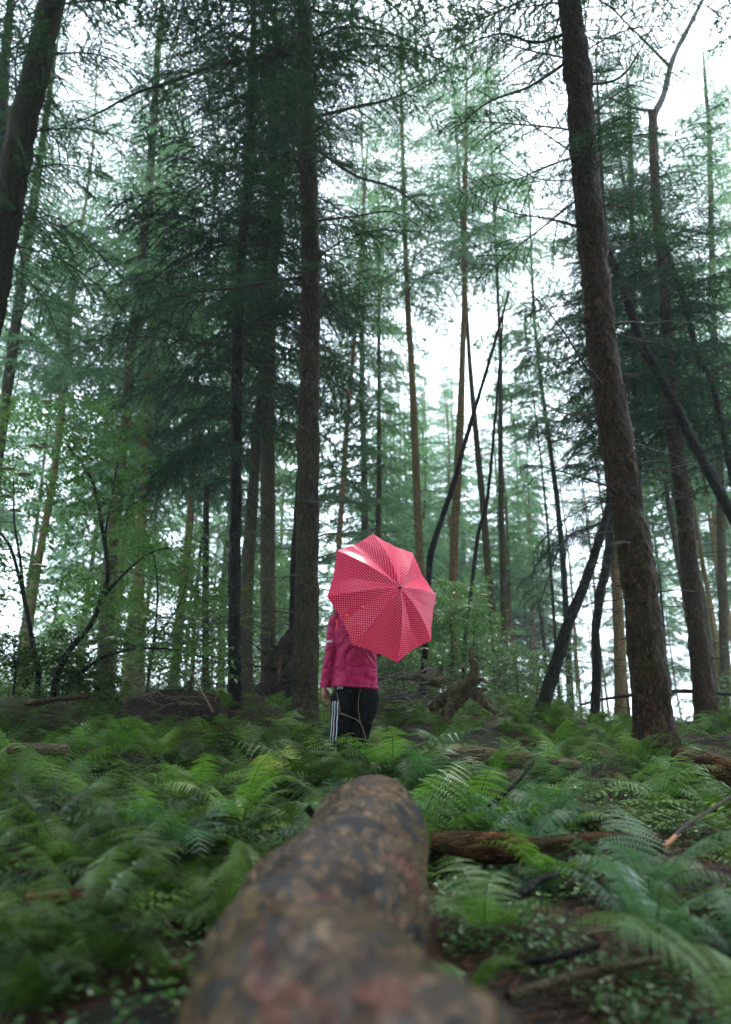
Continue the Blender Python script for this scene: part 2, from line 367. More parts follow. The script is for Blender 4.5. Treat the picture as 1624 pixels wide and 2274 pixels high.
# left leaning mossy trunk
build_tree("thick mossy trunk leaning in from the frame's left edge", [(142, -80, 46), (110, 25, 49), (84, 150, 54), (52, 275, 58), (18, 450, 62), (-14, 625, 66), (-50, 800, 70), (-150, 1200, 92), (-230, 1560, 100)], 6.2, BK['mossy'], 14.5,
    [dict(z0=4.4, z1=7.5, rad=lambda f: 1.4, protos=ND, step=.5, per=2), dict(z0=7.5, z1=9.6, rad=lambda f: 1.7, protos=NEAR, step=.6, per=3), dict(z0=9.6, z1=14.2, rad=lambda f: 2.8 - 1.2 * f, protos=MIDB, step=.6, per=3)], dead=6, deadrange=(3, 7), seed=1)  # last tier: crown above the frame added to block overhead light
build_tree("dark bare trunk cut by the top left corner", [(25, 0, 16), (10, 160, 20), (5, 350, 24), (-5, 600, 26), (-30, 900, 30), (-70, 1500, 34)], 7.4, BK['dark'], 13,
    [dict(z0=6, z1=12, rad=lambda f: 1.7 * (1 - f * .6), protos=NEAR, step=.4, per=2)], dead=5, deadrange=(3, 8), seed=2)
build_tree("thin tan trunk rising behind the thick mossy leaning trunk", [(82, 400, 18), (75, 450, 20), (45, 650, 22), (25, 800, 23), (8, 920, 24), (-20, 1150, 26), (-50, 1500, 28)], 11.5, BK['mid'], 15,
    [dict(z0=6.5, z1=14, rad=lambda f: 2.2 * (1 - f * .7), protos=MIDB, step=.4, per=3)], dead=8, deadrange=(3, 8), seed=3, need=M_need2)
build_tree("brown trunk rising behind the flowering shrub at left", [(352, 100, 14), (340, 300, 17), (330, 430, 19), (310, 620, 20), (290, 780, 21), (285, 862, 22), (272, 987, 24), (257, 1132, 29), (240, 1312, 35), (232, 1512, 34)], 11, BK['mid'], 15,
    [dict(z0=4.2, z1=7, rad=lambda f: 1.5, protos=MIDB, step=.4, per=2, keep=.6), dict(z0=7, z1=14, rad=lambda f: 2.3 * (1 - f * .7), protos=MIDB, step=.35, per=3)], dead=18, deadrange=(1, 7), seed=4, need=M_need2)
# dark thin tree with the drooping curtain of foliage
def t5x(cg, ax, base, rng):
    limb(cg, [P(515, 957, 8), P(470, 985, 7.9), P(420, 1010, 7.8), P(370, 1060, 7.7), P(335, 1150, 7.7)], base, rng, DROOP, .022, .1, .5)
    limb(cg, [P(528, 540, 8), P(450, 555, 7.7), P(380, 590, 7.5), P(300, 650, 7.4)], base, rng, DROOP, .025, .1, .55)
build_tree("slim near-black trunk left of the grey central trunk, hung with drooping boughs", [(565, 0, 12), (560, 200, 15), (550, 400, 18), (535, 600, 21), (527, 812, 23), (525, 1062, 24), (521, 1312, 26), (521, 1562, 28)], 8, BK['dark'], 15,
    [dict(z0=2.9, z1=5.2, rad=lambda f: 1.15 + .5 * f, protos=DROOP, step=.3, per=2, azlim=lambda a, z: 1.2 < a < 5.6), dict(z0=5.2, z1=10, rad=lambda f: 1.9 - .3 * f, protos=DROOP + NEAR[2:], step=.34, per=3), dict(z0=10.2, z1=14.2, rad=lambda f: 2.8 - 1.2 * f, protos=MIDB, step=.6, per=3)],  # top tier widened out of view to shade the ground below
    dead=16, deadrange=(1, 4), seed=5, extra=t5x, need=M_needd, deadL=(.3, .8))
build_tree("olive trunk leaning beside a straighter one behind the slim black trunk", [(600, 700, 19), (585, 850, 21), (570, 960, 23), (560, 1137, 25), (550, 1312, 26), (548, 1512, 28)], 11, BK['mid'], 15,
    [dict(z0=5.5, z1=14, rad=lambda f: 2.2 * (1 - f * .7), protos=MIDB, step=.36, per=3)], dead=10, deadrange=(2, 6), seed=6)
build_tree("straight olive trunk between the slim black trunk and the grey central trunk", [(602, 500, 24), (600, 650, 27), (595, 937, 31), (595, 1162, 33), (596, 1412, 34), (597, 1520, 36)], 10, BK['mid'], 15,
    [dict(z0=4.5, z1=14, rad=lambda f: 2.0 * (1 - f * .7), protos=MIDB, step=.36, per=3)], dead=14, deadrange=(1.5, 6), seed=7)
# central trunk
def t8x(cg, ax, base, rng):
    limb(cg, [P(668, 118, 6.8), P(600, 125, 6.6), P(500, 140, 6.4), P(400, 175, 6.2), P(300, 208, 6.0), P(220, 250, 5.9), P(140, 285, 5.8)], base, rng, DROOP + NEAR, .032, .12, .42)
    limb(cg, [P(668, 617, 6.8), P(600, 625, 6.5), P(520, 640, 6.3), P(430, 650, 6.1), P(330, 680, 6.0)], base, rng, NEAR, .022, .1, .45)
    limb(cg, [P(690, 90, 6.8), P(760, 60, 6.6), P(850, 70, 6.4), P(960, 110, 6.3)], base, rng, NEAR, .022, .12, .45)
    limb(cg, [P(700, 260, 6.8), P(780, 240, 7), P(880, 215, 7.2), P(1000, 150, 7.4)], base, rng, NEAR, .024, .14, .45)
    limb(cg, [P(700, 330, 6.8), P(790, 390, 6.6), P(880, 420, 6.4), P(960, 490, 6.2)], base, rng, NEAR, .02, .1, .42)
    limb(cg, [P(705, 490, 6.8), P(790, 480, 6.8), P(870, 470, 6.8), P(930, 500, 6.8)], base, rng, NEAR, .014, .2, .3)
r8 = build_tree("tall grey-brown conifer trunk directly left of the person", [(672, -60, 31), (675, 0, 32), (680, 200, 35), (685, 400, 38), (690, 600, 40), (690, 700, 42), (687, 837, 45), (684, 1112, 48), (682, 1312, 51), (680, 1450, 54), (678, 1560, 58)], 6.8, BK['main'], 16,
    [dict(z0=4.9, z1=8, rad=lambda f: 1.3 + .5 * f, protos=ND, step=.3, per=2, keep=.75), dict(z0=8, z1=9.6, rad=lambda f: 2.1, protos=NEAR, step=.3, per=3), dict(z0=9.6, z1=14.2, rad=lambda f: 2.8 - 1.2 * f, protos=MIDB, step=.6, per=3)],  # uppermost tier, out of view, added to darken the foreground
    dead=44, deadrange=(.9, 5.6), seed=8, deadparts=True, extra=t8x, deadaz=[0, 0, 3.1, 5, 5.8, 4], deadL=(.25, 1.0))
# right leaning trunk
def t17x(cg, ax, base, rng):
    limb(cg, [P(1268, 70, 5.6), P(1190, 95, 5.7), P(1110, 75, 5.8), P(1010, 110, 6.0)], base, rng, NEAR, .02, .12, .42)
    limb(cg, [P(1270, 130, 5.6), P(1180, 190, 5.5), P(1080, 230, 5.4), P(1000, 300, 5.4)], base, rng, NEAR, .018, .2, .36)
    limb(cg, [P(1285, 190, 5.6), P(1380, 170, 5.5), P(1450, 60, 5.4)], base, rng, NEAR, .015, .14, .36)
    for pts, r0 in (([(1312, 835, 5.6), (1297, 810, 5.55), (1247, 730, 5.4), (1185, 655, 5.3), (1157, 628, 5.25)], .011), ([(1288, 350, 5.6), (1200, 290, 5.5), (1110, 230, 5.4), (1030, 180, 5.3)], .009), ([(1322, 515, 5.6), (1240, 490, 5.5), (1130, 470, 5.4), (1050, 430, 5.3), (1000, 395, 5.3)], .009),
                    ([(1300, 400, 5.6), (1190, 395, 5.5), (1100, 330, 5.4)], .008), ([(1376, 1000, 5.6), (1290, 985, 5.5), (1200, 960, 5.4), (1160, 950, 5.4)], .007), ([(1366, 940, 5.6), (1290, 930, 5.5), (1220, 905, 5.4)], .007), ([(1340, 700, 5.6), (1420, 640, 5.5), (1500, 560, 5.4)], .008), ([(1310, 480, 5.6), (1380, 430, 5.5), (1440, 340, 5.4)], .008)):
        c = curve([P(*q) for q in pts], .05) - base; cg.tube(c, np.linspace(r0, .0025, len(c)), 5, 1, cap=False)
        for k in range(9):
            q = c[rng.integers(len(c) // 4, len(c) - 1)]; d = rng.normal(size=3); d[1] *= .4; d[2] -= .2; d /= np.linalg.norm(d); l = rng.uniform(.1, .35); t3 = np.linspace(0, 1, 4)
            cg.tube(q + np.outer(l * t3, d) - np.outer(.1 * l * t3 ** 2, UP), np.linspace(.0035, .0012, 4), 3, 1, cap=False)
r17 = build_tree("thick orange-brown trunk leaning at right, standing in ferns", [(1255, -60, 46), (1264, 0, 48), (1276, 110, 53), (1287, 200, 56), (1297, 350, 58), (1317, 550, 60), (1337, 775, 64), (1352, 862, 66), (1382, 1062, 69), (1412, 1237, 72), (1432, 1412, 75), (1448, 1560, 80), (1460, 1670, 88)], 5.6, BK['orange'], 14.5,
    [dict(z0=4.9, z1=7.5, rad=lambda f: 1.4, protos=NEAR, step=.45, per=2, keep=.8), dict(z0=7.5, z1=9.2, rad=lambda f: 1.8, protos=NEAR, step=.4, per=3), dict(z0=9.2, z1=14.2, rad=lambda f: 2.8 - 1.2 * f, protos=MIDB, step=.6, per=3)],  # unseen top tier added to cut light from the zenith
    dead=46, deadrange=(.9, 6.5), seed=17, extra=t17x, deadparts=True, deadL=(.25, .95), deadaz=[3.1, 3.4, 2.6, 0, 6.0, .4, 4.2])
def t18x(cg, ax, base, rng):
    c = curve([np.append(P(1450, 300, 9), 0), np.append(P(1454, 255, 9), 0), np.append(P(1474, 210, 9), 0), np.append(P(1495, 130, 9), 0), np.append(P(1530, 60, 9), 0), np.append(P(1570, -20, 9), 0)], .1)[:, :3] - base
    cg.tube(c, np.linspace(.058, .03, len(c)) * (1 + .08 * np.sin(np.arange(len(c)) * 1.3)), 12, 1, cap=False, rough=.06)
    limb(cg, [P(1449, 246, 9), P(1400, 238, 8.8), P(1340, 210, 8.6), P(1300, 195, 8.4)], base, rng, MIDB, .03, .2, .4)
    limb(cg, [P(1490, 150, 9), P(1440, 100, 8.9), P(1390, 50, 8.7), P(1340, 0, 8.6)], base, rng, MIDB, .03, .2, .4)
build_tree("orange-brown trunk behind and right of the thick leaning one", [(1449, 250, 19), (1457, 450, 20), (1472, 600, 21), (1484, 775, 24), (1497, 962, 29), (1517, 1112, 32), (1532, 1262, 36), (1552, 1437, 42), (1572, 1612, 46)], 9, BK['orange'], 9,
    [dict(z0=4.0, z1=8.6, rad=lambda f: 1.8 - .6 * f, protos=NEAR + DROOP[:1] + MIDB[1:3], step=.42, per=3)], dead=22, deadrange=(1.2, 5), seed=18, extra=t18x, flare=.6)
build_tree("dark leaning stem crossing behind the top of the right thick trunk", [(1340, 520, 14), (1347, 550, 16), (1387, 650, 17), (1432, 775, 19), (1482, 862, 20), (1537, 977, 21), (1582, 1062, 22), (1622, 1137, 23), (1700, 1290, 24), (1800, 1560, 26)], 8, BK['dark'], 6.4,
    None, dead=14, deadrange=(2, 6), seed=19)
build_tree("second dark leaning stem near the right edge", [(1470, 520, 9), (1487, 575, 10), (1527, 700, 11), (1552, 800, 12), (1577, 837, 13), (1612, 987, 14), (1660, 1250, 15), (1700, 1560, 17)], 9, BK['dark'], 8,
    [dict(z0=3.4, z1=7.6, rad=lambda f: 1.4 - .5 * f, protos=MIDB[2:], step=.45, per=3)], dead=8, deadrange=(2, 5), seed=20, need=M_needd)
def t22x(cg, ax, base, rng):
    limb(cg, [P(1354, 1150, 8.3), P(1310, 1172, 8.1), P(1270, 1185, 7.9), P(1237, 1230, 7.8), P(1213, 1300, 7.7), P(1190, 1360, 7.6)], base, rng, DROOP, .022, .09, .42)
    limb(cg, [P(1350, 1080, 8.3), P(1290, 1060, 8.1), P(1220, 1040, 8.0), P(1160, 1030, 7.9)], base, rng, NEAR, .016, .1, .4)
build_tree("crooked black trunk in the gap left of the orange-brown leaning trunk", [(1352, 700, 10), (1356, 900, 13), (1357, 1050, 15), (1354, 1202, 18), (1345, 1262, 19), (1332, 1330, 20), (1322, 1412, 18), (1326, 1460, 18), (1324, 1530, 18), (1319, 1620, 19)], 8.3, BK['dark'], 10,
    [dict(z0=2.7, z1=4.5, rad=lambda f: 1.0, protos=NEAR + DROOP[:1], step=.3, per=2), dict(z0=4.5, z1=9.5, rad=lambda f: 1.4 - .8 * f, protos=NEAR[1:] + MIDB, step=.42, per=3)], dead=12, deadrange=(1, 4), seed=22, extra=t22x, need=M_needd)
build_tree("black trunk leaning left at its foot, left of the crooked black trunk", [(1360, 1090, 14), (1342, 1162, 17), (1302, 1287, 21), (1262, 1387, 23), (1232, 1487, 25), (1197, 1590, 27), (1180, 1640, 34)], 7.6, BK['dark'], 3.2, None, dead=9, deadrange=(.8, 2.8), seed=21, flare=1.4)
# slender middle distance trunks
build_tree("tan slender trunk rising directly behind the umbrella", [(897, 430, 10), (899, 500, 11), (907, 700, 13), (914, 812, 14), (927, 1112, 17), (934, 1262, 18), (947, 1462, 21), (950, 1540, 23)], 12, BK['tan'], 15,
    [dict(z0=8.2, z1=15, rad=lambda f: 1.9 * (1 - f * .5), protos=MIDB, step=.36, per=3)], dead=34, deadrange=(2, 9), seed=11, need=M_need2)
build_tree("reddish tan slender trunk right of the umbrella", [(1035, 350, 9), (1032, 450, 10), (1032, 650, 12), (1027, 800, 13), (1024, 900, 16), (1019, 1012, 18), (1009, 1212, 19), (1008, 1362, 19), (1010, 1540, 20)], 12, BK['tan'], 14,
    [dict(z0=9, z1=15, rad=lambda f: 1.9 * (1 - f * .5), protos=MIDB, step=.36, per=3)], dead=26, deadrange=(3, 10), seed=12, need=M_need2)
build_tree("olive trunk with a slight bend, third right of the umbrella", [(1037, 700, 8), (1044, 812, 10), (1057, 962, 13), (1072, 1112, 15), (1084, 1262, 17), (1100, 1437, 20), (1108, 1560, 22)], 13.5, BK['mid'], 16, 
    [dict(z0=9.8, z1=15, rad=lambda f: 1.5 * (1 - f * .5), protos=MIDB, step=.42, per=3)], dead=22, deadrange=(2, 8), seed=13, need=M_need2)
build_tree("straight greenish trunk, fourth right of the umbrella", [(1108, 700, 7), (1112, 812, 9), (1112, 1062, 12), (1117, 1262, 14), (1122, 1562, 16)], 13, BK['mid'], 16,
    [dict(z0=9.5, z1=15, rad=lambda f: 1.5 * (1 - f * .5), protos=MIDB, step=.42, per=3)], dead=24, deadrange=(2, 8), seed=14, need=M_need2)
build_tree("black dead stem leaning behind the umbrella's right edge", [(1130, 650, 4), (1105, 740, 6), (1084, 812, 7), (1042, 952, 9), (1002, 1092, 11), (962, 1212, 13), (952, 1287, 13), (945, 1420, 13), (938, 1545, 13)], 9, BK['dark'], 0, None, dead=10, deadrange=(2, 5), seed=15, deadL=(.2, .5), name="dead_tree")
build_tree("thin black stem leaning across the olive trunks right of the umbrella", [(1118, 700, 4), (1099, 937, 6), (1082, 1112, 8), (1062, 1187, 9), (1046, 1320, 9), (1037, 1387, 9), (1032, 1440, 9), (1027, 1560, 10)], 10, BK['dark'], 0, None, dead=10, deadrange=(2, 5), seed=16, deadL=(.2, .5), name="dead_tree")
build_tree("pale orange trunk with lit bark just left of the thick leaning trunk", [(1362, 1100, 19), (1367, 1237, 22), (1372, 1350, 24), (1377, 1462, 26), (1379, 1625, 27)], 11, BK['tan'], 14,
    [dict(z0=5.2, z1=13, rad=lambda f: 1.7 * (1 - f * .6), protos=MIDB, step=.36, per=3)], dead=14, deadrange=(1, 5), seed=23)
build_tree("grey-green trunk leaning behind the right orange-brown trunk", [(1530, 1180, 12), (1562, 1337, 15), (1575, 1450, 17), (1600, 1615, 18)], 10.5, BK['mid'], 12,
    [dict(z0=4.5, z1=11, rad=lambda f: 1.6 * (1 - f * .6), protos=MIDB, step=.4, per=3)], dead=14, deadrange=(1, 5), seed=24)
build_tree("mossy broken trunk standing left of the slim black trunk", [(459, 1080, 12), (458, 1137, 14), (457, 1300, 15), (457, 1440, 16), (457, 1530, 18)], 11.5, BK['dark'], 0, None, dead=12, deadrange=(1, 3.4), seed=9, name="dead_tree")
build_tree("pale orange trunk high behind the drooping foliage at left", [(336, 700, 16), (332, 812, 18), (330, 862, 18), (322, 1000, 20), (312, 1212, 22), (310, 1490, 24)], 14, BK['tan'], 16,
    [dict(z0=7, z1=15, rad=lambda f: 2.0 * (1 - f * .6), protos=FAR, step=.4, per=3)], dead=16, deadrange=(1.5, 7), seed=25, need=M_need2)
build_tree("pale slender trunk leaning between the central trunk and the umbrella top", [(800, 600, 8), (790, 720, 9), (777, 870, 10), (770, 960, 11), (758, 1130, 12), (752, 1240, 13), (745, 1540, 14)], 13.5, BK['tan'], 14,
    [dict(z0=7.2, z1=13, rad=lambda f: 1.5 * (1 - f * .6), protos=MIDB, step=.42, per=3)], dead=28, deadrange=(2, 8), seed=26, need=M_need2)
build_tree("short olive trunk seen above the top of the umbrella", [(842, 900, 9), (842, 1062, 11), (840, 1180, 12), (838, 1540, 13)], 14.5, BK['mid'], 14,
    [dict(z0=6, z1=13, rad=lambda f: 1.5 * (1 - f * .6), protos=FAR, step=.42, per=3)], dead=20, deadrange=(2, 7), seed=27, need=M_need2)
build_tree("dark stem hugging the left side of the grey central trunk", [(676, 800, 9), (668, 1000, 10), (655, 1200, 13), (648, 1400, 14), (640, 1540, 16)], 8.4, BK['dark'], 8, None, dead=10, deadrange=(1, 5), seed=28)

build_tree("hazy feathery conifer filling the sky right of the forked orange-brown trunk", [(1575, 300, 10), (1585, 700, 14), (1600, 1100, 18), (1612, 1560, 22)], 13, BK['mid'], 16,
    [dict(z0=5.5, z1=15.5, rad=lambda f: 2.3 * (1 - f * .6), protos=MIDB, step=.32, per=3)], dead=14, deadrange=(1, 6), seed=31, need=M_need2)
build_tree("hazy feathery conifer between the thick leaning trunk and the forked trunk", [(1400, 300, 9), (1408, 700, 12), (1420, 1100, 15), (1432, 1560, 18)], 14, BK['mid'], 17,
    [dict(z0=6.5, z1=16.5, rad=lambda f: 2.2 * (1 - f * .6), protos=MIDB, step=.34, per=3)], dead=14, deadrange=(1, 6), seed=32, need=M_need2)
# ------------------------------------------------------------------ far conifers
def far_proto(seed, H, z0, R, keep=1., need=None, mat='mid', dead=16, r=.1, protos=None, step=.24):
    rng = np.random.default_rng(seed); root = empty("distant_conifer", (0, 0, 0))
    lean = rng.normal(scale=.25, size=2); zz = np.linspace(-.2, H, 12)
    pts = np.stack([lean[0] * (zz / H) ** 2 + .06 * np.sin(zz * .8 + seed), lean[1] * (zz / H) ** 2 + .06 * np.sin(zz * .7), zz], -1)
    t = G(); t.tube(pts, np.maximum(.012, r * (1 - zz / H * .85)), 8, 0, rough=.04, ph=seed)
    ax = lambda z: np.array([np.interp(z, zz, pts[:, 0]), np.interp(z, zz, pts[:, 1]), z])
    for k in range(dead): dead_branch(t, ax(rng.uniform(.8, z0 + 1.5)), rng.uniform(0, 6.28), rng.uniform(.3, 1.1), rng, rng.uniform(-.2, .2), .008, 1, 2)
    t.build("trunk", [BK[mat], M_deadtwig], root)
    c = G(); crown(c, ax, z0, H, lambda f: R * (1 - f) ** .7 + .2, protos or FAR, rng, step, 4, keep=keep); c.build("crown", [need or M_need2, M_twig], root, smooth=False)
    return root
far_hi = [far_proto(40, 15, 6.5, 1.9, .36, None, 'mid'), far_proto(41, 17, 7.5, 1.8, .36, None, 'tan'), far_proto(42, 13, 5.8, 1.5, .36, None, 'dark', r=.07)]
far_lo = [far_proto(43, 15, 3.0, 2.0, .34, None, 'mid'), far_proto(44, 13, 2.2, 1.8, .34, None, 'dark'), far_proto(45, 16, 4.2, 2.0, .34, None, 'tan')]
shade_dense = [far_proto(48, 14, 4.5, 2.9, 1., M_need, 'dark')]
shade_high = [far_proto(51, 14, 9.2, 3.1, 1., M_need, 'dark', protos=MIDB, step=.45)]
far_thin = [far_proto(49, 8, 5.5, .5, .4, None, 'tan', 26, .035), far_proto(50, 11, 6.5, .6, .4, None, 'mid', 26, .045), far_proto(46, 9, 6.0, .8, .5, None, 'dark', 22, .04), far_proto(47, 10, 7, .9, .5, None, 'tan', 22, .05)]
rng = np.random.default_rng(77)
ORD = "nearest second third fourth fifth sixth seventh eighth ninth tenth eleventh twelfth".split()
def by_landmark(items, marks, fmt, dirs):
    """items: (object, x, y, look word). Each label names the closest landmark, the side of it and the rank among its likes."""
    rank = {}
    for o, x, y, look in sorted(items, key=lambda i: min((i[1] - m[1]) ** 2 + (i[2] - m[2]) ** 2 for m in marks)):
        m = min(marks, key=lambda m: (x - m[1]) ** 2 + (y - m[2]) ** 2); dx, dy = x - m[1], y - m[2]
        side = dirs[0] if dy > abs(dx) else dirs[1] if -dy > abs(dx) else "left of" if dx < 0 else "right of"
        k = (look, side, m[0]); rank[k] = n = rank.get(k, 0) + 1
        w = "" if n == 1 else (ORD + ['thirteenth', 'fourteenth', 'fifteenth', 'sixteenth'])[min(n, 16) - 1] + " "
        o["label"] = fmt(w, look, side, m[0])
used = {}
def put(protos, x, y, s, label, group, rz):
    k = rng.integers(len(protos)); pr = protos[k]
    o = pr if pr.name not in used else copy_tree(pr); used[pr.name] = 1
    o.location = (x, y, float(g(x, y))); o.scale = (s, s, s); o.rotation_euler = (0, 0, rz); tag(o, label, "tree", group)
n = 0; placed = []
LL = "hazy conifer with low boughs standing far back in the left half of the wood"
LR = "hazy bare-legged conifer standing far back on the falling ground at right"
LT = "thin pole-like trunk far back against the bright gap at right"
def room(x, y, d=.9):
    if any((x - a) ** 2 + (y - b) ** 2 < d for a, b in placed): return False
    placed.append((x, y)); return True
for cnt, q0, q1, ya, yb, kindz in ((15, -.62, -.28, 13, 34, 'left'), (13, -.28, .0, 14, 36, 'mid'), (9, .0, .07, 16, 36, 'centre'), (17, .07, .235, 16, 36, 'gap'), (30, .225, .42, 13, 36, 'right'), (24, .42, .62, 12, 34, 'far right')):
    c = 0
    while c < cnt:
        y = ya + (yb - ya) * rng.random() ** 1.1; x = y * rng.uniform(q0, q1)
        if not room(x, y): continue
        c += 1; rz = rng.uniform(0, 6.28); sc = rng.uniform(.85, 1.2); lo = rng.random()
        near = y < (ya + yb) / 2; dist = "middle-distance" if near else "farthest"
        if kindz == 'left': put(far_lo if lo < .6 else far_hi, x, y, sc, f"hazy {dist} conifer showing behind the flowering shrub and leaning trunks at left", f"{dist} conifers behind the flowering shrub", rz)
        elif kindz == 'mid': put(far_lo if lo < .6 else far_hi, x, y, sc, f"hazy {dist} conifer between the slim black trunk and the grey central trunk", f"{dist} conifers behind the slim black trunk", rz)
        elif kindz == 'centre': put(far_lo, x, y, sc * .9, f"hazy {dist} conifer seen just above the umbrella", f"{dist} conifers above the umbrella", rz)
        elif kindz == 'gap': put(far_lo if lo < .8 else far_thin, x, y, (.56 * y + .6) / 14 * rng.uniform(.75, 1.), f"short hazy {dist} conifer under the bright sky gap right of the umbrella", f"{dist} conifers under the sky gap", rz)
        elif lo < .38: put(far_hi, x, y, sc, f"hazy {dist} bare-legged conifer on the falling ground, {'behind the thick leaning trunk' if kindz == 'right' else 'at the right edge'}", f"{dist} conifers {kindz}", rz)
        else: put(far_thin, x, y, sc * 1.1, f"thin pole-like {dist} trunk {'either side of the thick leaning trunk' if kindz == 'right' else 'near the right edge'}", f"{dist} thin trunks {kindz}", rz)
LL = "hazy middle-distance conifer showing behind the flowering shrub and leaning trunks at left"
for pr in far_hi + far_lo + far_thin:
    if pr.name not in used: put([pr], -8, 22, 1, LL, "middle-distance conifers behind the flowering shrub", 0)

far_items = [(o, o.location.x, o.location.y, ("stubby " if "short" in o["label"] else "pole-thin " if "pole" in o["label"] else "") + ("distant" if o.location.y < 24 else "farthest")) for o in S.objects if o.name.startswith('distant_conifer') and o.parent is None and 'label' in o]
def mk(name, u, Y): return (name, (u - 812) / 1600. * Y, Y)
tm = [mk("the flowering shrub", 150, 18), mk("the brown trunk at left", 245, 16), mk("the slim black trunk", 520, 18), mk("the grey central trunk", 680, 18), mk("the umbrella", 850, 20), mk("the reddish slender trunk", 1010, 18), mk("the straight greenish trunk", 1118, 20),
      mk("the black leaning trunk", 1240, 18), mk("the thick leaning trunk", 1430, 16), mk("the right orange-brown trunk", 1560, 17), mk("the mossy left-edge trunk", 30, 18), mk("the umbrella, deep in the haze", 850, 32), mk("the crooked black trunk, deep in the haze", 1330, 31), mk("the slim black trunk, deep in the haze", 520, 31), mk("the flowering shrub, deep in the haze", 150, 31)]
by_landmark(far_items, tm, lambda w, look, side, m: f"{look} hazy conifer, {w}{side} {m}"[:110], ("straight behind", "before"))
# unseen conifers added beside and behind the viewer to darken the foreground
for x, y, sc in ((-2.9, -.6, 1.), (2.9, -.9, 1.), (-1.2, -3.0, 1.1), (1.4, -3.4, 1.), (-4.6, -2.8, 1.), (4.6, -3.2, 1.), (-6.2, -.2, 1.), (6.2, -.4, 1.), (0, -6, 1.1), (-3.5, -6.5, 1.), (3.8, -6.8, 1.)):
    put(shade_dense, x, y, sc, "unseen conifer added beside and behind the viewer to shade the foreground", "added shade conifers around the viewer", rng.uniform(0, 6.28))
for x, y, sc in ((-3.0, 1.3, 1.), (3.0, 1.5, 1.), (-4.0, 3.6, 1.), (4.2, 3.6, 1.)):  # added beside the frame; their high crowns shut out overhead light
    put(shade_high, x, y, sc, "tall unseen conifer added outside the frame so its crown shades the foreground log", "added conifers shading the foreground", rng.uniform(0, 6.28))
# ------------------------------------------------------------------ ferns
def make_fern(rng, nf=9, L=.62, spread=1., npin=19, upright=1., wf=.25):
    a = G()
    for k in range(nf):
        az = k * 6.283 / nf + rng.uniform(-.35, .35); Lf = L * rng.uniform(.7, 1.15)
        th0 = R_(rng.uniform(60, 84)) * upright; th1 = R_(rng.uniform(-60, 0)); n = 24
        s = np.linspace(0, 1, n); th = th0 + (th1 - th0) * s ** 1.15
        dx = np.cumsum(np.cos(th)) * Lf / n * spread; dz = np.cumsum(np.sin(th)) * Lf / n
        ca, sa = math.cos(az), math.sin(az); sw = rng.uniform(-.25, .25) * Lf
        ox = dx; oy = sw * s ** 2
        pts = np.stack([ox * ca - oy * sa, ox * sa + oy * ca, dz], -1)
        a.tube(pts, np.linspace(.003, .0008, n) * L / .6, 3, 1, cap=False)
        T = np.gradient(pts, axis=0); T /= np.linalg.norm(T, axis=1)[:, None]
        sp = np.linspace(.16, .985, npin)
        prof = np.clip(np.minimum((sp - .05) / .28, 1), 0, 1) ** .8 * (1 - sp) ** .75 * 1.25 + .015
        Pm = Lf * wf
        Pc = np.stack([np.interp(sp, s, pts[:, i]) for i in range(3)], -1); Tc = np.stack([np.interp(sp, s, T[:, i]) for i in range(3)], -1)
        H = np.array([-sa, ca, 0.]); roll = rng.uniform(-.35, .35)
        for sg in (-1, 1):
            N = np.cross(Tc, H * sg); N[N[:, 2] < 0] *= -1
            D = H * sg + Tc * .38 + UP * (roll * sg - .22) + rng.normal(scale=.09, size=(npin, 3)); D /= np.linalg.norm(D, axis=1)[:, None]
            pl = Pm * prof * rng.uniform(.85, 1.1, npin)
            m = 10; q = (np.arange(m) + .4) / m
            C = Pc[:, None] + D[:, None] * (pl[:, None] * q)[..., None] + np.outer(-q ** 2, UP)[None] * (pl * .22)[:, None, None]
            Sd = Tc + rng.normal(scale=.05, size=Tc.shape)
            wl = (pl * .17)[:, None] * (1 - q * .85)[None] + .0015
            hb = (pl / m * .44)[:, None, None] * D[:, None]
            for s2 in (-1, 1):
                tip = C + Sd[:, None] * (wl * s2)[..., None] + hb * 1.2 + np.array([0, 0, -.12]) * wl[..., None]
                a.tris(np.stack([C - hb, C + hb, tip], 2).reshape(-1, 3), 0)
            tip = Pc + D * (pl * 1.08)[:, None] - UP * (pl * .24)[:, None]; cc = C[:, -1]
            wv = Sd * (pl * .03)[:, None]
            a.tris(np.stack([cc - wv, cc + wv, tip], 1).reshape(-1, 3), 0)
    return a
rng = np.random.default_rng(5)
ferns = []
FERNG = []
for i in range(9):
    FERNG.append(make_fern(rng, rng.integers(5, 10), .62, wf=(.17, .27, .22, .3)[i % 4], npin=(26, 17, 20, 15)[i % 4], spread=(.85, 1.05)[i % 2])); ferns.append(FERNG[-1].build("fern", [M_fern, M_twig], smooth=False).data)
def BASEOF(src, v_): return 0
def fern_variant(me, mat):
    c = me.copy(); c.materials[0] = mat; return c
FV = {'g': ferns, 'b': [fern_variant(m, M_fern2) for m in ferns[:4]], 'y': [make_fern(rng, 6, .8, spread=.55, npin=22, upright=1.05, wf=.2).build('fern', [M_ferny, M_twig], smooth=False).data], 'd': [fern_variant(m, M_ferndead) for m in ferns[:3]], 't': [fern_variant(m, M_fernb) for m in ferns[:5]]}
for o in [o for o in S.objects if o.name.startswith("fern")]: bpy.data.objects.remove(o)
PLANTED = []
def fern(x, y, s, kind='g', label=None, group=None, k=None):
    PLANTED.append((x, y, s, kind, label, group, int(rng.integers(99)) if k is None else k, rng.normal(scale=.08), rng.normal(scale=.08), rng.uniform(0, 6.28), rng.uniform(.9, 1.15)))
def fern_object(x, y, s, kind, label, group, k, rx, ry, rz, zs):
    me = FV[kind][k % len(FV[kind])]; o = link("fern", me); o.location = (x, y, float(g(x, y)) - .02); o.scale = (s, s, s * zs); o.rotation_euler = (rx, ry, rz)
    return tag(o, label, "fern", group)
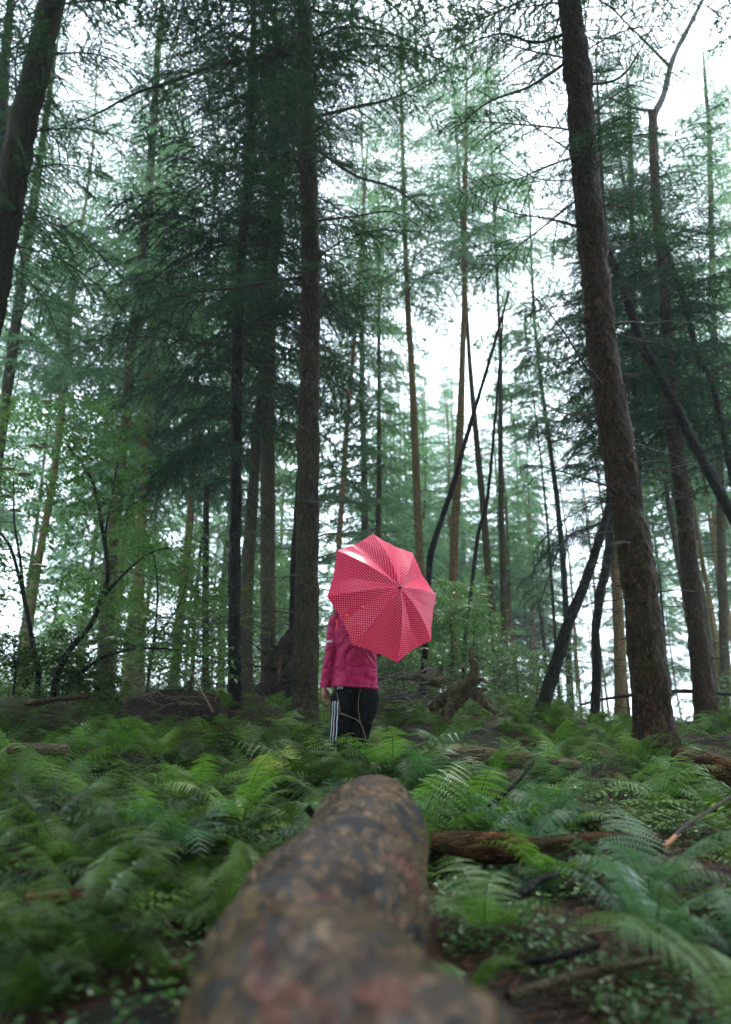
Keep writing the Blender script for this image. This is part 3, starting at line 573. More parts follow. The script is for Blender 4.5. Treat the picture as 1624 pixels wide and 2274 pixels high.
def old_fern(x, y, s, kind='g', label=None, group=None, k=None, dz=0, tilt=0, rz=None):
    me = FV[kind][(rng.integers(99) if k is None else k) % len(FV[kind])]
    o = link("fern", me); o.location = (x, y, float(g(x, y)) - .02 + dz); o.scale = (s, s, s * rng.uniform(.85, 1.1))
    o.rotation_euler = (tilt + rng.normal(scale=.08), rng.normal(scale=.08), rng.uniform(0, 6.28) if rz is None else rz)
    return tag(o, label, "fern", group)
def gp(u, Y): return (u - 812) / 1600. * Y * 1.0
LOGP = [(.90, .0), (.50, .45), (.26, .70), (.03, .97), (-.115, 1.38), (-.085, 1.7), (-.02, 2.1), (.04, 2.92)]
lx = lambda y: np.interp(y, [p[1] for p in LOGP], [p[0] for p in LOGP])
def clear(x, y, s):
    if y < 3.15 and abs(x - lx(y)) < .27 + .12 * s: return False
    if abs(x + .08) < .26 and 4.9 < y < 5.75: return False
    if y < 1.25 and abs(x) < 1.: return False
    if ((x - .66) / .30) ** 2 + ((y - 2.4) / .55) ** 2 < 1: return False
    return True
# single ferns that stand out in the photograph
key = [(gp(632, 4.75), 4.75, 1.15, 'y', "yellow-green young fern standing up in front of the person's left side"),
       (gp(560, 5.3), 5.3, 1.0, 'g', "big arching fern at the foot of the grey central trunk"),
       (gp(690, 5.6), 5.6, 1.05, 'g', "tall fern between the central trunk and the person"),
       (gp(285, 5.6), 5.6, .95, 'g', "dark arching fern right of the mossy log at left"),
       (gp(345, 5.9), 5.9, .9, 'g', "fern against the twiggy mound at left"),
       (gp(905, 3.6), 3.6, 1.15, 'b', "bright green fern arching over the far end of the log"),
       (gp(745, 4.2), 4.2, .8, 't', "pale blue-green fern just behind the log tip, left side"),
       (gp(985, 6.1), 6.1, .95, 't', "blue-green fern in front of the gnarled stump"),
       (gp(1010, 5.0), 5.0, .8, 'g', "fern below the gnarled stump beside the pale log"),
       (gp(1215, 6.4), 6.4, .8, 'b', "yellow-green fern at the foot of the leaning black trunk"),
       (gp(1380, 2.75), 2.75, .82, 't', "pale feathery fern arching over the rotten log at right"),
       (gp(1370, 2.25), 2.25, .8, 't', "soft grey-green fern drooping over the red litter at right"),
       (gp(1560, 1.7), 1.7, .9, 'g', "large dark blurred fern at the lower right edge"),
       (gp(1600, 1.45), 1.45, .62, 'b', "blurred bright fern in the bottom right corner"),
       (gp(1180, 3.0), 3.0, .62, 'b', "small bright fern hanging over the middle of the rotten log"),
       (gp(1050, 2.35), 2.35, .62, 'b', "bright fern tucked against the log's right flank"),
       (gp(1010, 1.95), 1.95, .45, 'b', "small bright fern beside the near right side of the log"),
       (gp(430, 3.1), 3.1, .95, 't', "pale blurred fern fronds left of the log"),
       (gp(560, 3.7), 3.7, .95, 'b', "light green fern in the bank left of the log tip"),
       (gp(330, 1.3), 1.35, .42, 'g', "dim fern at the bottom left beside the log")]
for x, y, s, k, lab in key: fern(x, y, s, k, lab)
for x, y, s_, k_ in ((-.33, 4.88, 1.3, 'g'), (-.2, 4.92, 1.3, 'g'), (-.06, 4.9, 1.3, 'g'), (.08, 4.86, 1.3, 'b'), (-.45, 4.95, 1.25, 'g'), (-.42, 4.62, 1.1, 'g'), (-.27, 4.7, 1.12, 'g'), (-.12, 4.6, 1.12, 'b'), (.03, 4.68, 1.15, 'g'), (.16, 4.55, 1.15, 'b'), (.3, 4.7, 1.1, 'g'), (-.2, 4.42, 1.05, 'g'), (.08, 4.36, 1.1, 'g'), (-.34, 4.85, 1.0, 'g'), (.2, 4.9, 1.05, 'g')): fern(x, y, s_, k_, "", "ferns at the person's knees")
for x, y, s_ in ((-.95, 5.7, 1.1), (-.7, 5.9, 1.15), (-.5, 6.0, 1.1), (-.82, 5.4, 1.), (-.35, 6.1, 1.05), (-1.25, 5.9, 1.1), (-.6, 5.55, 1.)): fern(x, y, s_, 'g', '', 'ferns at the foot of the central trunk')
zones = [(34, (5.9, 8.2), (.03, .36), (.5, .8), 'gbg', "fern round the stump", "ferns round the gnarled stump"),
  # n, y range, q range, size, kinds, label, group
    (52, (1.7, 3.4), (-.62, -.02), (.35, .85), 'gggg', "dark green fern in the blurred bank left of the log", "ferns in the near left bank"),
    (84, (3.2, 5.6), (-.62, -.0), (.4, 1.0), 'gggbggb', "fern in the green bank in front of the person's left", "ferns in the left bank"),
    (54, (5.4, 8.5), (-.62, .12), (.6, 1.05), 'gggg', "fern at the far edge of the left bank under the trees", "ferns at the far left edge"),
    (36, (3.4, 5.0), (-.06, .24), (.65, 1.0), 'ggbt', "fern on the bank in front of the person's right", "ferns in front of the person"),
    (40, (3.5, 5.4), (.16, .62), (.35, .95), 'gbgbtg', "fern on the right slope below the thick leaning trunk", "ferns on the right slope"),
    (84, (5.2, 9.6), (.0, .62), (.45, .85), 'gtgbg', "fern along the crest at right among the tree feet", "ferns along the right crest"),
    (11, (1.5, 3.2), (.46, .66), (.6, .9), 'gtg', "large fern at the right edge beside the rotten log", "ferns at the near right edge"),
    (5, (1.9, 3.1), (.14, .42), (.25, .45), 'gbt', "small low fern on the red litter right of the log", "small ferns on the red litter")]
for n, yr, qr, sr, kinds, lab, grp in zones:
    c = 0; tries = 0
    while c < n and tries < 4000:
        tries += 1
        y = rng.uniform(*yr); x = y * rng.uniform(*qr); s = rng.uniform(*sr)
        if y < 2.4: s *= .8
        if y < 5.6: s *= .88
        if y > 5.6: s *= .85
        if not clear(x, y, s): continue
        if abs(x + .08) < .4 and 4.4 < y < 5.3: s *= .8
        fern(x, y, s, kinds[rng.integers(len(kinds))], lab, grp); c += 1
PLANTED.sort(key=lambda t: (t[4] is not None and t[5] is None, t[2] / t[1]), reverse=True)
LOOK = {'d': "withered brown", 'g': "dark green", 'b': "bright green", 'y': "yellow", 't': "blue-green"}; items = []
for t in PLANTED[:292]:
    o = fern_object(*t)
    if t[5] is not None: items.append((o, t[0], t[1], LOOK[t[3]]))
marks = [mk("log's tip", 850, 3.0), mk("log's middle", 800, 1.9), mk("person", 780, 5.0), mk("slim black trunk", 522, 7.2), mk("twiggy mound", 400, 6.6), mk("mossy left-edge log", 70, 5.6), mk("pinkish broken branch", 90, 4.2), mk("grey central trunk", 660, 6.2),
         mk("gnarled stump", 1040, 6.0), mk("pale straight log", 1110, 4.7), mk("moss-topped log", 1200, 3.9), mk("rotten log", 1250, 3.0), mk("silvery stick", 1580, 2.9), mk("thick leaning trunk", 1460, 5.3), mk("right orange-brown trunk", 1570, 7.8), mk("crooked black trunk", 1320, 7.4), mk("black leaning trunk", 1200, 6.6),
         mk("orange rotten log end", 1560, 4.3), mk("dim left corner", 120, 1.9), mk("yellow fern", 630, 4.6), mk("open bank at left", 330, 3.2), mk("left frame edge", -100, 3.2)]
by_landmark(items, marks, lambda w, look, side, m: f"{look} fern, {w}{side} the {m}" + ("" if "edge" in m else " among the ferns"), ("just behind", "in front of"))
rest = G()
for x, y, s_, kind, _, _, k, rx, ry, rz, zs in PLANTED[292:]:
    src = FERNG[k % len(FERNG)]; ca, sa = math.cos(rz), math.sin(rz); o_ = np.array([x, y, float(g(x, y)) - .02])
    for v_, f_, m_ in zip(src.v, src.f, src.m):
        V = v_ * [s_, s_, s_ * zs]; V = np.stack([V[:, 0] * ca - V[:, 1] * sa, V[:, 0] * sa + V[:, 1] * ca, V[:, 2]], -1) + o_
        rest.v.append(V.astype(np.float32)); rest.f.append(f_ + rest.n - BASEOF(src, v_)); rest.m.append(m_)
    rest.n += src.n
tag(rest.build("fern_undergrowth", [M_fern, M_twig], smooth=False), kind="stuff")
# rest of the fern cover: uncountable small growth (one object)
def scatter_leaves(n, yr, qr, hmin, hmax, size, seed, name, mat, kind=None):
    r = np.random.default_rng(seed); y = r.uniform(yr[0], yr[1], n); q = r.uniform(qr[0], qr[1], n); x = y * q
    if name == "ground_cover":
        m = (np.sin(x * 3.1 + 1) * np.sin(y * 2.7) + .5 * np.sin(x * 7 + y * 5)) > -.15; x, y = x[m], y[m]
    ok = ~((y < 3.1) & (np.abs(x - lx(y)) < .22)); x, y = x[ok], y[ok]; n = len(x)
    z = g(x, y) + r.uniform(hmin, hmax, n); C = np.stack([x, y, z], -1)
    a = r.uniform(0, 6.28, n); t = r.uniform(-.5, .5, n); D = np.stack([np.cos(a), np.sin(a), t], -1); E = np.stack([-np.sin(a), np.cos(a), r.uniform(-.4, .4, n)], -1)
    s = size * r.uniform(.5, 1.3, n)[:, None]
    V = np.stack([C, C + D * s * .5 + E * s * .36, C + D * s, C + D * s * .5 - E * s * .36], 1).reshape(-1, 3)
    G_ = G(); G_.add(V, np.arange(4 * n).reshape(-1, 4)); return G_
gc = scatter_leaves(26000, (1.5, 5), (.0, .6), .0, .05, .022, 3, "ground_cover", None)
tag(gc.build("ground_cover", M_small, smooth=False), kind="stuff")
gl = scatter_leaves(9000, (1.5, 6.5), (-.62, .0), .0, .06, .024, 4, "ground_cover", None)
tag(gl.build("ground_cover", M_small, smooth=False), kind="stuff")
# moss and low fern fronds on the far banks, as one mass
def low_fronds():
    a = G(); r = np.random.default_rng(12)
    n = 5200; y = r.uniform(2.2, 12, n); x = y * r.uniform(-.65, .65, n)
    for i in range(n):
        if not clear(x[i], y[i], .3): continue
        if .12 < x[i] / y[i] < .45 and y[i] < 3.3: continue
        base = np.array([x[i], y[i], float(g(x[i], y[i]))]); az = r.uniform(0, 6.28); L = r.uniform(.12, .4); m = 9
        s = np.linspace(.1, 1, m); d = np.array([math.cos(az), math.sin(az), 0]); h = np.array([-d[1], d[0], 0])
        c = base + np.outer(s * L * .75, d) + np.outer(L * (.7 * s - .55 * s * s), UP)
        w_ = L * .26 * np.minimum(1, s * 3) * (1.05 - s)
        for sg in (-1, 1):
            a.tris(np.stack([c - d * L * .03, c + d * L * .04, c + h * (sg * w_)[:, None] + d * L * .05 - UP * (w_ * .3)[:, None]], 1).reshape(-1, 3))
    return a
tag(low_fronds().build("low_fern_growth", M_fern, smooth=False), kind="stuff")
# fallen needles and twigs on the litter
def litter():
    a = G(); r = np.random.default_rng(21)
    n = 9000; y = r.uniform(1.5, 5, n); x = y * r.uniform(-.1, .6, n); a0 = r.uniform(0, 6.28, n); L = r.uniform(.02, .07, n); z = g(x, y) + .006
    D = np.stack([np.cos(a0), np.sin(a0), r.uniform(-.15, .35, n)], -1) * L[:, None]; E = np.stack([-np.sin(a0), np.cos(a0), 0 * a0], -1) * .0022
    C = np.stack([x, y, z], -1); a.add(np.stack([C - E, C + E, C + D + E * .4, C + D - E * .4], 1).reshape(-1, 3), np.arange(4 * n).reshape(-1, 4))
    return a
tag(litter().build("needle_litter", plain("rust_red_needles", (.14, .05, .02), .7, .3, .5, 60), smooth=False), kind="stuff")

def twig_litter():
    a = G(); r = np.random.default_rng(31)
    for k in range(240):
        y = r.uniform(1.7, 6.5); x = y * r.uniform(-.6, .62)
        if y < 3.2 and abs(x - lx(y)) < .3: continue
        az = r.uniform(0, 6.28); l = r.uniform(.12, .6); t = np.linspace(0, 1, 7); X = x + np.cos(az) * l * t; Y_ = y + np.sin(az) * l * t; bend = r.normal(scale=.12)
        p = np.stack([X - np.sin(az) * bend * l * t * t, Y_ + np.cos(az) * bend * l * t * t, g(X, Y_) + .012 + r.uniform(0, .10) * t + .006 * np.sin(t * 19 + k)], -1)
        a.tube(p, np.linspace(1, .4, 7) * r.uniform(.002, .006), 5, 0)
    return a
tag(twig_litter().build("twig_litter", plain("old_twigs", (.09, .055, .03), .6, .3, .5, 30), smooth=True), kind="stuff")
# ------------------------------------------------------------------ the big foreground log
def log_mat():
    m, t, b = newmat("wet_flaking_log_bark"); v = coords(t); v2 = coords(t, (1, .55, 1))
    n1 = noise(t, 6.5, 4, .6, v2, .8); n2 = noise(t, 24, 7, .78, v2, 1.4); n3 = noise(t, 3, 3, .6, v); n4 = noise(t, 7.5, 4, .6, v2, .8)
    base = ramp(t, n2.outputs[0], [(.38, (.003, .002, .001)), (.5, (.11, .055, .022)), (.62, (.55, .33, .17))])
    gold = ramp(t, n2.outputs[0], [(.38, (.008, .004, .001)), (.5, (.13, .068, .02)), (.62, (.48, .28, .09))])
    pink = ramp(t, n2.outputs[0], [(.38, (.02, .005, .003)), (.5, (.30, .08, .035)), (.66, (.58, .28, .19))])
    c = mix(t, ramp(t, n3.outputs[0], [(.50, (0, 0, 0)), (.58, (1, 1, 1))]), base, gold)
    c = mix(t, ramp(t, n1.outputs[0], [(.57, (0, 0, 0)), (.62, (1, 1, 1))]), c, pink)
    c = mix(t, ramp(t, n4.outputs[0], [(.36, (1, 1, 1)), (.42, (0, 0, 0))]), c, (.012, .012, .007, 1))
    t.links.new(c, b.inputs["Base Color"]); b.inputs["Roughness"].default_value = .25; b.inputs["Specular IOR Level"].default_value = .5
    bump(t, n2.outputs[0], .07, b, 1.); return m
def big_log():
    rows = [[x, y, z, r] for (x, y), z, r in zip(LOGP, (-.61, -.535, -.505, -.475, -.405, -.400, -.338, -.240), (.21, .222, .226, .218, .178, .194, .184, .154))]
    c = curve(rows, .02); o = c[0, :3].copy()
    k = np.arange(len(c)); rad = c[:, 3] * (1 + .05 * np.sin(k * .19) + .03 * np.sin(k * .5 + 1))
    rad = rad * 1
    rad[-8:] *= [1, .99, .97, .93, .87, .78, .64, .42]
    a = G(); a.tube(c[:, :3], rad, 72, 0, rough=.035, ph=2)
    th = np.linspace(0, 6.28, 5)
    ob = tag(a.build("fallen_log", log_mat()), "huge wet flaking log running from the bottom edge towards the person", "log")
    for (yy, ang, l, r) in ((2.5, 2.6, .03, .013),):
        p = np.array([lx(yy), yy, np.interp(yy, [q[1] for q in LOGP], (-.61, -.535, -.505, -.475, -.405, -.405, -.355, -.285))]); d = np.array([math.cos(ang), -.1, math.sin(ang)])
        s = G(); s.tube(curve([p + d * .15, p + d * (.19 + l * .5), p + d * (.2 + l) + [0, 0, .01]], .01), r, 9, rough=.08); s.build("branch_stub", BK['dark'], ob)
big_log()
def small_log(pts, rad, mat, label, name="fallen_log", rough=.08, cat="log", ends=True, moss=None):
    c = curve(pts, .06); n = len(c); t = np.linspace(0, 1, n)
    rr = np.interp(t, np.linspace(0, 1, len(rad)), rad) * (1 + .06 * np.sin(np.arange(n) * .8 + rad[0] * 99))
    a = G(); a.tube(c, rr, 16, 0, rough=rough, ph=rad[0] * 50); return tag(a.build(name, mat), label, cat)
M_rot = bark("rotten_red_wood", (.02, .008, .004), (.17, .068, .022), (.42, .22, .08), (.05, .07, .02), .5, .7, .8, lying=True)
M_mlog = bark("mossy_log_bark", (.03, .025, .018), (.10, .08, .055), (.2, .17, .13), (.07, .11, .02), 1.1, .6, lying=True)
M_plog = bark("pale_barkless_log", (.10, .07, .04), (.30, .22, .13), (.42, .33, .22), (.12, .15, .05), .4, .6, .7, lying=True)
small_log([P(960, 1868, 3.25), P(1100, 1884, 3.2), P(1240, 1882, 3.15), P(1350, 1878, 3.15), P(1470, 1872, 3.1)], [.045, .055, .04, .058, .035], M_rot, "rotten log with red-brown broken wood lying across the lower right", rough=.2)
small_log([P(1020, 1775, 4.2), P(1130, 1792, 4.15), P(1260, 1812, 4.0), P(1400, 1830, 3.9)], [.085, .08, .075, .06], M_mlog, "grey moss-topped log lying right of the big log's tip")
small_log([P(990, 1676, 5.0), P(1090, 1682, 5.0), P(1190, 1690, 4.95), P(1290, 1702, 4.9)], [.062, .06, .05, .03], M_plog, "pale straight log half hidden in ferns right of the person")
small_log([P(1500, 1690, 4.6), P(1560, 1700, 4.6), P(1640, 1716, 4.55), P(1760, 1735, 4.5)], [.07, .085, .085, .08], M_rot, "broken orange rotten log at the right edge below the thick leaning trunk", rough=.16)
small_log([P(-90, 1592, 6), P(0, 1592, 6), P(90, 1590, 6), P(170, 1602, 6)], [.15, .15, .14, .11], M_mlog, "thick mossy red-barked log lying at the left edge")
small_log([P(55, 1566, 5.9), P(110, 1556, 5.9), P(200, 1544, 5.9)], [.02, .024, .022], BK['orange'], "short brown branch lying on the mossy log at the left edge", "fallen_branch", cat="branch")
small_log([P(20, 1662, 4.4), P(80, 1664, 4.4), P(150, 1666, 4.4)], [.03, .04, .03], M_plog, "pinkish broken branch lying in the ferns at far left", "fallen_branch", cat="branch")
small_log([P(1105, 1995, 2.55), P(1160, 1985, 2.6), P(1195, 1955, 2.7), P(1240, 1942, 2.8)], [.014, .016, .014, .01], BK['dark'], "wet black curved stick lying on the red litter", "fallen_branch", cat="branch", rough=.02)
small_log([P(1085, 1790, 3.8), P(1130, 1755, 3.85), P(1160, 1725, 3.9), P(1187, 1690, 3.95)], [.010, .010, .009, .007], BK['dark'], "thin black twig slanting up out of the ferns below the pale log", "fallen_branch", cat="branch", rough=.02)
st = small_log([P(1483, 1872, 2.75), P(1520, 1835, 2.85), P(1560, 1810, 2.95), P(1624, 1768, 3.1), P(1720, 1700, 3.3)], [.0055, .006, .006, .006, .005], plain("silvery_birch_bark", (.06, .05, .04), .8, .15, .3, 40), "silvery stick with an orange broken end slanting in from the right", "fallen_branch", cat="branch", rough=.02)
small_log([P(1477, 1879, 2.73), P(1490, 1867, 2.76), P(1500, 1857, 2.79)], [.005, .0075, .007], plain("fresh_orange_wood", (.34, .11, .03), .5, .4, .3, 50), None, "broken_end", rough=.03)
bo = [o for o in S.objects if o.name.startswith("broken_end")][0]; bo.parent = st; del bo["category"]
small_log([P(1470, 2130, 1.9), P(1300, 2165, 1.9), P(1200, 2190, 1.85), P(1130, 2215, 1.8)], [.008, .010, .012, .012], M_plog, "blurred pale stick lying on the litter near the bottom", "fallen_branch", cat="branch", rough=.02)
small_log([P(1080, 2150, 2.0), P(1220, 2130, 2.0), P(1330, 2100, 2.05)], [.008, .009, .007], BK['dark'], "blurred dark twig on the litter at lower right", "fallen_branch", cat="branch", rough=.02)
small_log([P(60, 2010, 2.2), P(130, 2000, 2.2), P(245, 2000, 2.2)], [.03, .035, .03], M_rot, "dim rotten orange-flecked branch in the dark left corner", "fallen_branch", cat="branch")
small_log([P(1290, 1565, 8.6), P(1340, 1553, 8.6), P(1387, 1546, 8.6), P(1450, 1538, 8.8), P(1512, 1535, 9), P(1580, 1538, 9.2), P(1660, 1545, 9.4)], [.012, .018, .02, .025, .025, .025, .025], BK['dark'], "long dark dead branch running level between the trunks at right", "fallen_branch", cat="branch", rough=.03)
# gnarled stump right of the person
def stump():
    Y = 6.3; o = P(1040, 1560, Y); o[2] = float(g(o[0], o[1])); root = tag(empty("tree_stump", o), "gnarled uprooted stump with snapped root arms right of the umbrella", "stump")
    m = bark("gnarled_dead_wood", (.03, .02, .012), (.15, .11, .06), (.30, .23, .14), (.10, .11, .03), .5, .6, .8)
    def arm(pts, rad, nm="root_arm", mt=m, rf=.12):
        a = G(); c = curve([np.array(P(u, v, yy)) - o for u, v, yy in pts], .03); t = np.linspace(0, 1, len(c))
        a.tube(c, np.interp(t, np.linspace(0, 1, len(rad)), rad), 12, rough=rf, ph=len(pts)); a.build(nm, mt, root)
    arm([(955, 1575, 6.5), (1000, 1545, 6.4), (1030, 1528, 6.3), (1050, 1510, 6.25), (1056, 1480, 6.25)], [.03, .055, .07, .06, .035], "body")
    arm([(1050, 1500, 6.25), (1056, 1480, 6.25), (1048, 1466, 6.25), (1046, 1438, 6.25)], [.045, .04, .025, .012])
    arm([(1045, 1532, 6.3), (1065, 1548, 6.2), (1085, 1570, 6.15), (1102, 1584, 6.1)], [.055, .05, .035, .018])
    arm([(1045, 1520, 6.3), (1060, 1512, 6.2), (1075, 1508, 6.15)], [.05, .03, .016])
    arm([(1040, 1535, 6.3), (1068, 1532, 6.2), (1082, 1530, 6.15)], [.05, .028, .012])
    arm([(890, 1508, 6.6), (925, 1505, 6.6), (960, 1512, 6.5), (985, 1518, 6.45)], [.02, .035, .045, .05])
    arm([(960, 1515, 6.5), (972, 1498, 6.5), (982, 1478, 6.5)], [.04, .033, .02])
    arm([(985, 1600, 6.4), (1010, 1560, 6.35), (1035, 1540, 6.3)], [.05, .06, .05])
stump()
# upturned root plate behind the central trunk, and the twiggy mounds
def tangle(name, box, n, mat, label, cat, seed, L=(.2, .6), r=.005, up=.3, Yr=None, kind=None, group=None):
    rg = np.random.default_rng(seed); a = G(); (u0, u1, v0, v1) = box
    for k in range(n):
        p = P(rg.uniform(u0, u1), rg.uniform(v0, v1), rg.uniform(*Yr)); p[2] = max(p[2], float(g(p[0], p[1])))
        az = rg.uniform(0, 6.28); l = rg.uniform(*L); d = np.array([math.cos(az), math.sin(az) * .6, rg.uniform(-.4, 1) * up]); t = np.linspace(0, 1, 7)
        bend = rg.normal(scale=.3, size=3)
        a.tube(p + np.outer(t * l, d) + np.outer(t ** 2 * l, bend) + np.outer(.02 * np.sin(t * 15), [1, 0, 1]), np.linspace(r, r * .3, 7) * rg.uniform(.5, 1.4), 4, cap=False)
    o = a.build(name, mat); return tag(o, label, cat, group, kind)
def rootplate():
    Y = 7.6; o = P(632, 1500, Y); o[2] = float(g(o[0], o[1])); root = tag(empty("root_plate", o), "black upturned root plate with orange torn wood behind the grey central trunk", "tree root")
    rg = np.random.default_rng(3); a = G()
    c = curve([np.array(P(u, v, Y)) - o for u, v in ((590, 1550), (615, 1500), (630, 1450), (648, 1400))], .05); a.tube(c, np.interp(np.linspace(0, 1, len(c)), [0, .5, 1], [.15, .13, .04]), 14, rough=.25, ph=4)
    a.build("earth_mass", M_dirt, root)
    for k in range(22):
        a = G(); s = np.array(P(rg.uniform(600, 650), rg.uniform(1430, 1530), Y - .1)) - o; d = rg.normal(size=3); d[2] = abs(d[2]) * .6; d /= np.linalg.norm(d); t = np.linspace(0, 1, 6); l = rg.uniform(.15, .45)
        a.tube(s + np.outer(t * l, d) + np.outer(t ** 2 * l * .4, rg.normal(size=3)), np.linspace(.014, .003, 6), 5); a.build("root", BK['dark'], root)
    a = G(); c = curve([np.array(P(u, v, Y - .28)) - o for u, v in ((618, 1520), (620, 1490), (626, 1455))], .04); a.tube(c, [.008] + [.014] * (len(c) - 2) + [.004], 8, rough=.35); a.build("torn_wood", plain("torn_orange_wood", (.08, .03, .012), .8, .2, .6, 25), root)
M_dirt = plain("dark_earth", (.02, .015, .01), .9, .2, .5, 20, .04)
rootplate()
def nest():
    o = P(580, 535, 7.85); root = tag(empty("nest", o), "dark tangled twig nest clump high against the slim black trunk", "nest"); rg = np.random.default_rng(8); a = G(); n = 16; th = np.arange(n) * 2 * np.pi / n; V = []
    for j in range(9):
        f = -1.5 + 3 * j / 8; rr = .11 * math.cos(f) * (1 + .2 * np.sin(3 * th + j) + .12 * np.sin(7 * th + 2 * j)) + .004; V.append(np.stack([rr * np.cos(th), rr * np.sin(th), np.full(n, .085 * math.sin(f))], -1))
    i = np.arange(8)[:, None] * n; j = np.arange(n)[None]; a.add(np.vstack(V), np.stack([i + j, i + (j + 1) % n, i + n + (j + 1) % n, i + n + j], -1).reshape(-1, 4)); a.build("cup", BK['dark'], root)
    for k in range(24):
        d = rg.normal(size=3); d /= np.linalg.norm(d); t = np.linspace(0, 1, 5); b = G(); b.tube(d * .05 + np.outer(t * rg.uniform(.08, .2), d) + np.outer(t ** 2 * .06, rg.normal(size=3)), np.linspace(.004, .0015, 5), 4, cap=False); b.build("twig", BK['dark'], root)
nest()
for i, (box, Yr, n, lab) in enumerate([((320, 640, 1360, 1560), (8.5, 11.5), 420, "a"), ((120, 330, 1380, 1540), (8, 11), 160, "b"), ((1100, 1300, 1380, 1580), (9, 12), 170, "c"), ((850, 1010, 1480, 1580), (6.3, 7.5), 90, "d"), ((1380, 1640, 1420, 1620), (9.5, 12), 90, "e")]):
    tangle("undergrowth", box, n, M_deadtwig, None, None, 50 + i, (.25, .8), .006, .5, Yr, "stuff")
def mound(u, v, Y, w_, h_, label, seed):
    o = P(u, v, Y); o[2] = float(g(o[0], o[1])) - .05; root = tag(empty("twig_mound", o), label, "mound"); rg = np.random.default_rng(seed)
    n, m = 20, 10; th = np.arange(n) * 2 * np.pi / n; a = G(); V = []
    for j in range(m):
        f = j / (m - 1); rr = np.cos(f * 1.57) * (1 + .15 * np.sin(3 * th + j + seed) + .08 * np.sin(7 * th)); V.append(np.stack([w_ * rr * np.cos(th), w_ * .6 * rr * np.sin(th), np.full(n, h_ * math.sin(f * 1.57)) + .04 * np.sin(5 * th + j)], -1))
    i = np.arange(m - 1)[:, None] * n; j = np.arange(n)[None]; a.add(np.vstack(V), np.stack([i + j, i + (j + 1) % n, i + n + (j + 1) % n, i + n + j], -1).reshape(-1, 4)); a.build("earth_mass", M_dirt, root)
    for k in range(26):
        b = G(); az = rg.uniform(0, 6.28); s = np.array([w_ * .7 * math.cos(az), -w_ * .5 * abs(math.sin(az)), h_ * rg.uniform(.5, .9)]); t = np.linspace(0, 1, 7); l = rg.uniform(.2, .5)
        d = rg.normal(size=3); d[2] = abs(d[2]) * .5; d /= np.linalg.norm(d); b.tube(s + np.outer(t * l, d) + np.outer(t ** 2 * l * .5, rg.normal(size=3)), np.linspace(.006, .002, 7), 4, cap=False); b.build("twig", M_paletwig if k % 3 else M_deadtwig, root)
mound(395, 1560, 7.2, .55, .3, "low earthy mound with bare red-brown twigs among the left ferns", 1)
# pale dead branch in front of the mound
small_log([P(425, 1490, 6.6), P(440, 1520, 6.55), P(475, 1582, 6.5)], [.006, .008, .006], M_paletwig, "pale forked dead branch leaning on the twiggy mound at left", "dead_branch", cat="branch", rough=.02)
# bare seedling in front of the person's legs
def seedling(pp, label):
    root = None
    for i, (pts, r) in enumerate(pp):
        c = curve([P(*p) for p in pts], .03)
        if root is None: o = c[0].copy(); root = tag(empty("bare_seedling", o), label, "seedling")
        a = G(); a.tube(c - o, np.linspace(r, r * .5, len(c)), 5); a.build("stem" if i == 0 else "twig", M_paletwig, root)
Y = 4.72
seedling([([(815, 1650, Y), (800, 1605, Y), (768, 1588, Y), (735, 1570, Y), (712, 1552, Y)], .003), ([(768, 1588, Y), (745, 1584, Y), (722, 1583, Y)], .003), ([(755, 1578, Y), (752, 1560, Y), (748, 1538, Y)], .003),
          ([(800, 1605, Y), (796, 1575, Y), (797, 1550, Y), (803, 1520, Y)], .0022), ([(740, 1572, Y), (720, 1530, Y), (735, 1500, Y)], .0018)], "bare branching twig crossing in front of the person's black trousers")
seedling([([(838, 1660, 4.7), (833, 1625, 4.7), (826, 1605, 4.7), (838, 1588, 4.7)], .003), ([(833, 1625, 4.7), (832, 1632, 4.6), (826, 1655, 4.6)], .002)], "thin bent twig beside the person's right knee")

# leafy thicket filling the distance, uncountable
def thicket(n, yr, qr, h, seed, mat, size):
    rg = np.random.default_rng(seed); y = rg.uniform(*yr, n); x = y * rg.uniform(*qr, n); hh = h * (.55 + .45 * np.sin(x * 1.3 + seed) * np.sin(x * .47 + y * .8)) 
    z = g(x, y) + hh * rg.random(n) ** 1.3; az = rg.uniform(0, 6.28, n); D = np.stack([np.cos(az), np.sin(az), rg.uniform(-.6, .2, n)], -1); E = np.stack([-np.sin(az), np.cos(az), rg.uniform(-.4, .4, n)], -1); s = (size * rg.uniform(.5, 1.3, n))[:, None]
    keep = np.sin(x * 4 + z * 3) + np.sin(y * 3 + z * 5 + x) + np.sin(z * 9) > -.7; C = np.stack([x, y, z], -1)[keep]; D, E, s = D[keep], E[keep], s[keep]
    a = G(); a.add(np.stack([C, C + D * s * .5 + E * s * .33, C + D * s, C + D * s * .5 - E * s * .33], 1).reshape(-1, 3), np.arange(4 * len(C)).reshape(-1, 4)); tag(a.build("thicket", mat, smooth=False), kind="stuff")
thicket(52000, (12.5, 20), (-.62, -.04), 3.6, 1, M_elder, .10)
thicket(12000, (12.5, 18), (-.04, .2), 2.3, 2, M_elder, .08)
thicket(16000, (10, 16), (.2, .62), 1.3, 3, M_elder, .06)
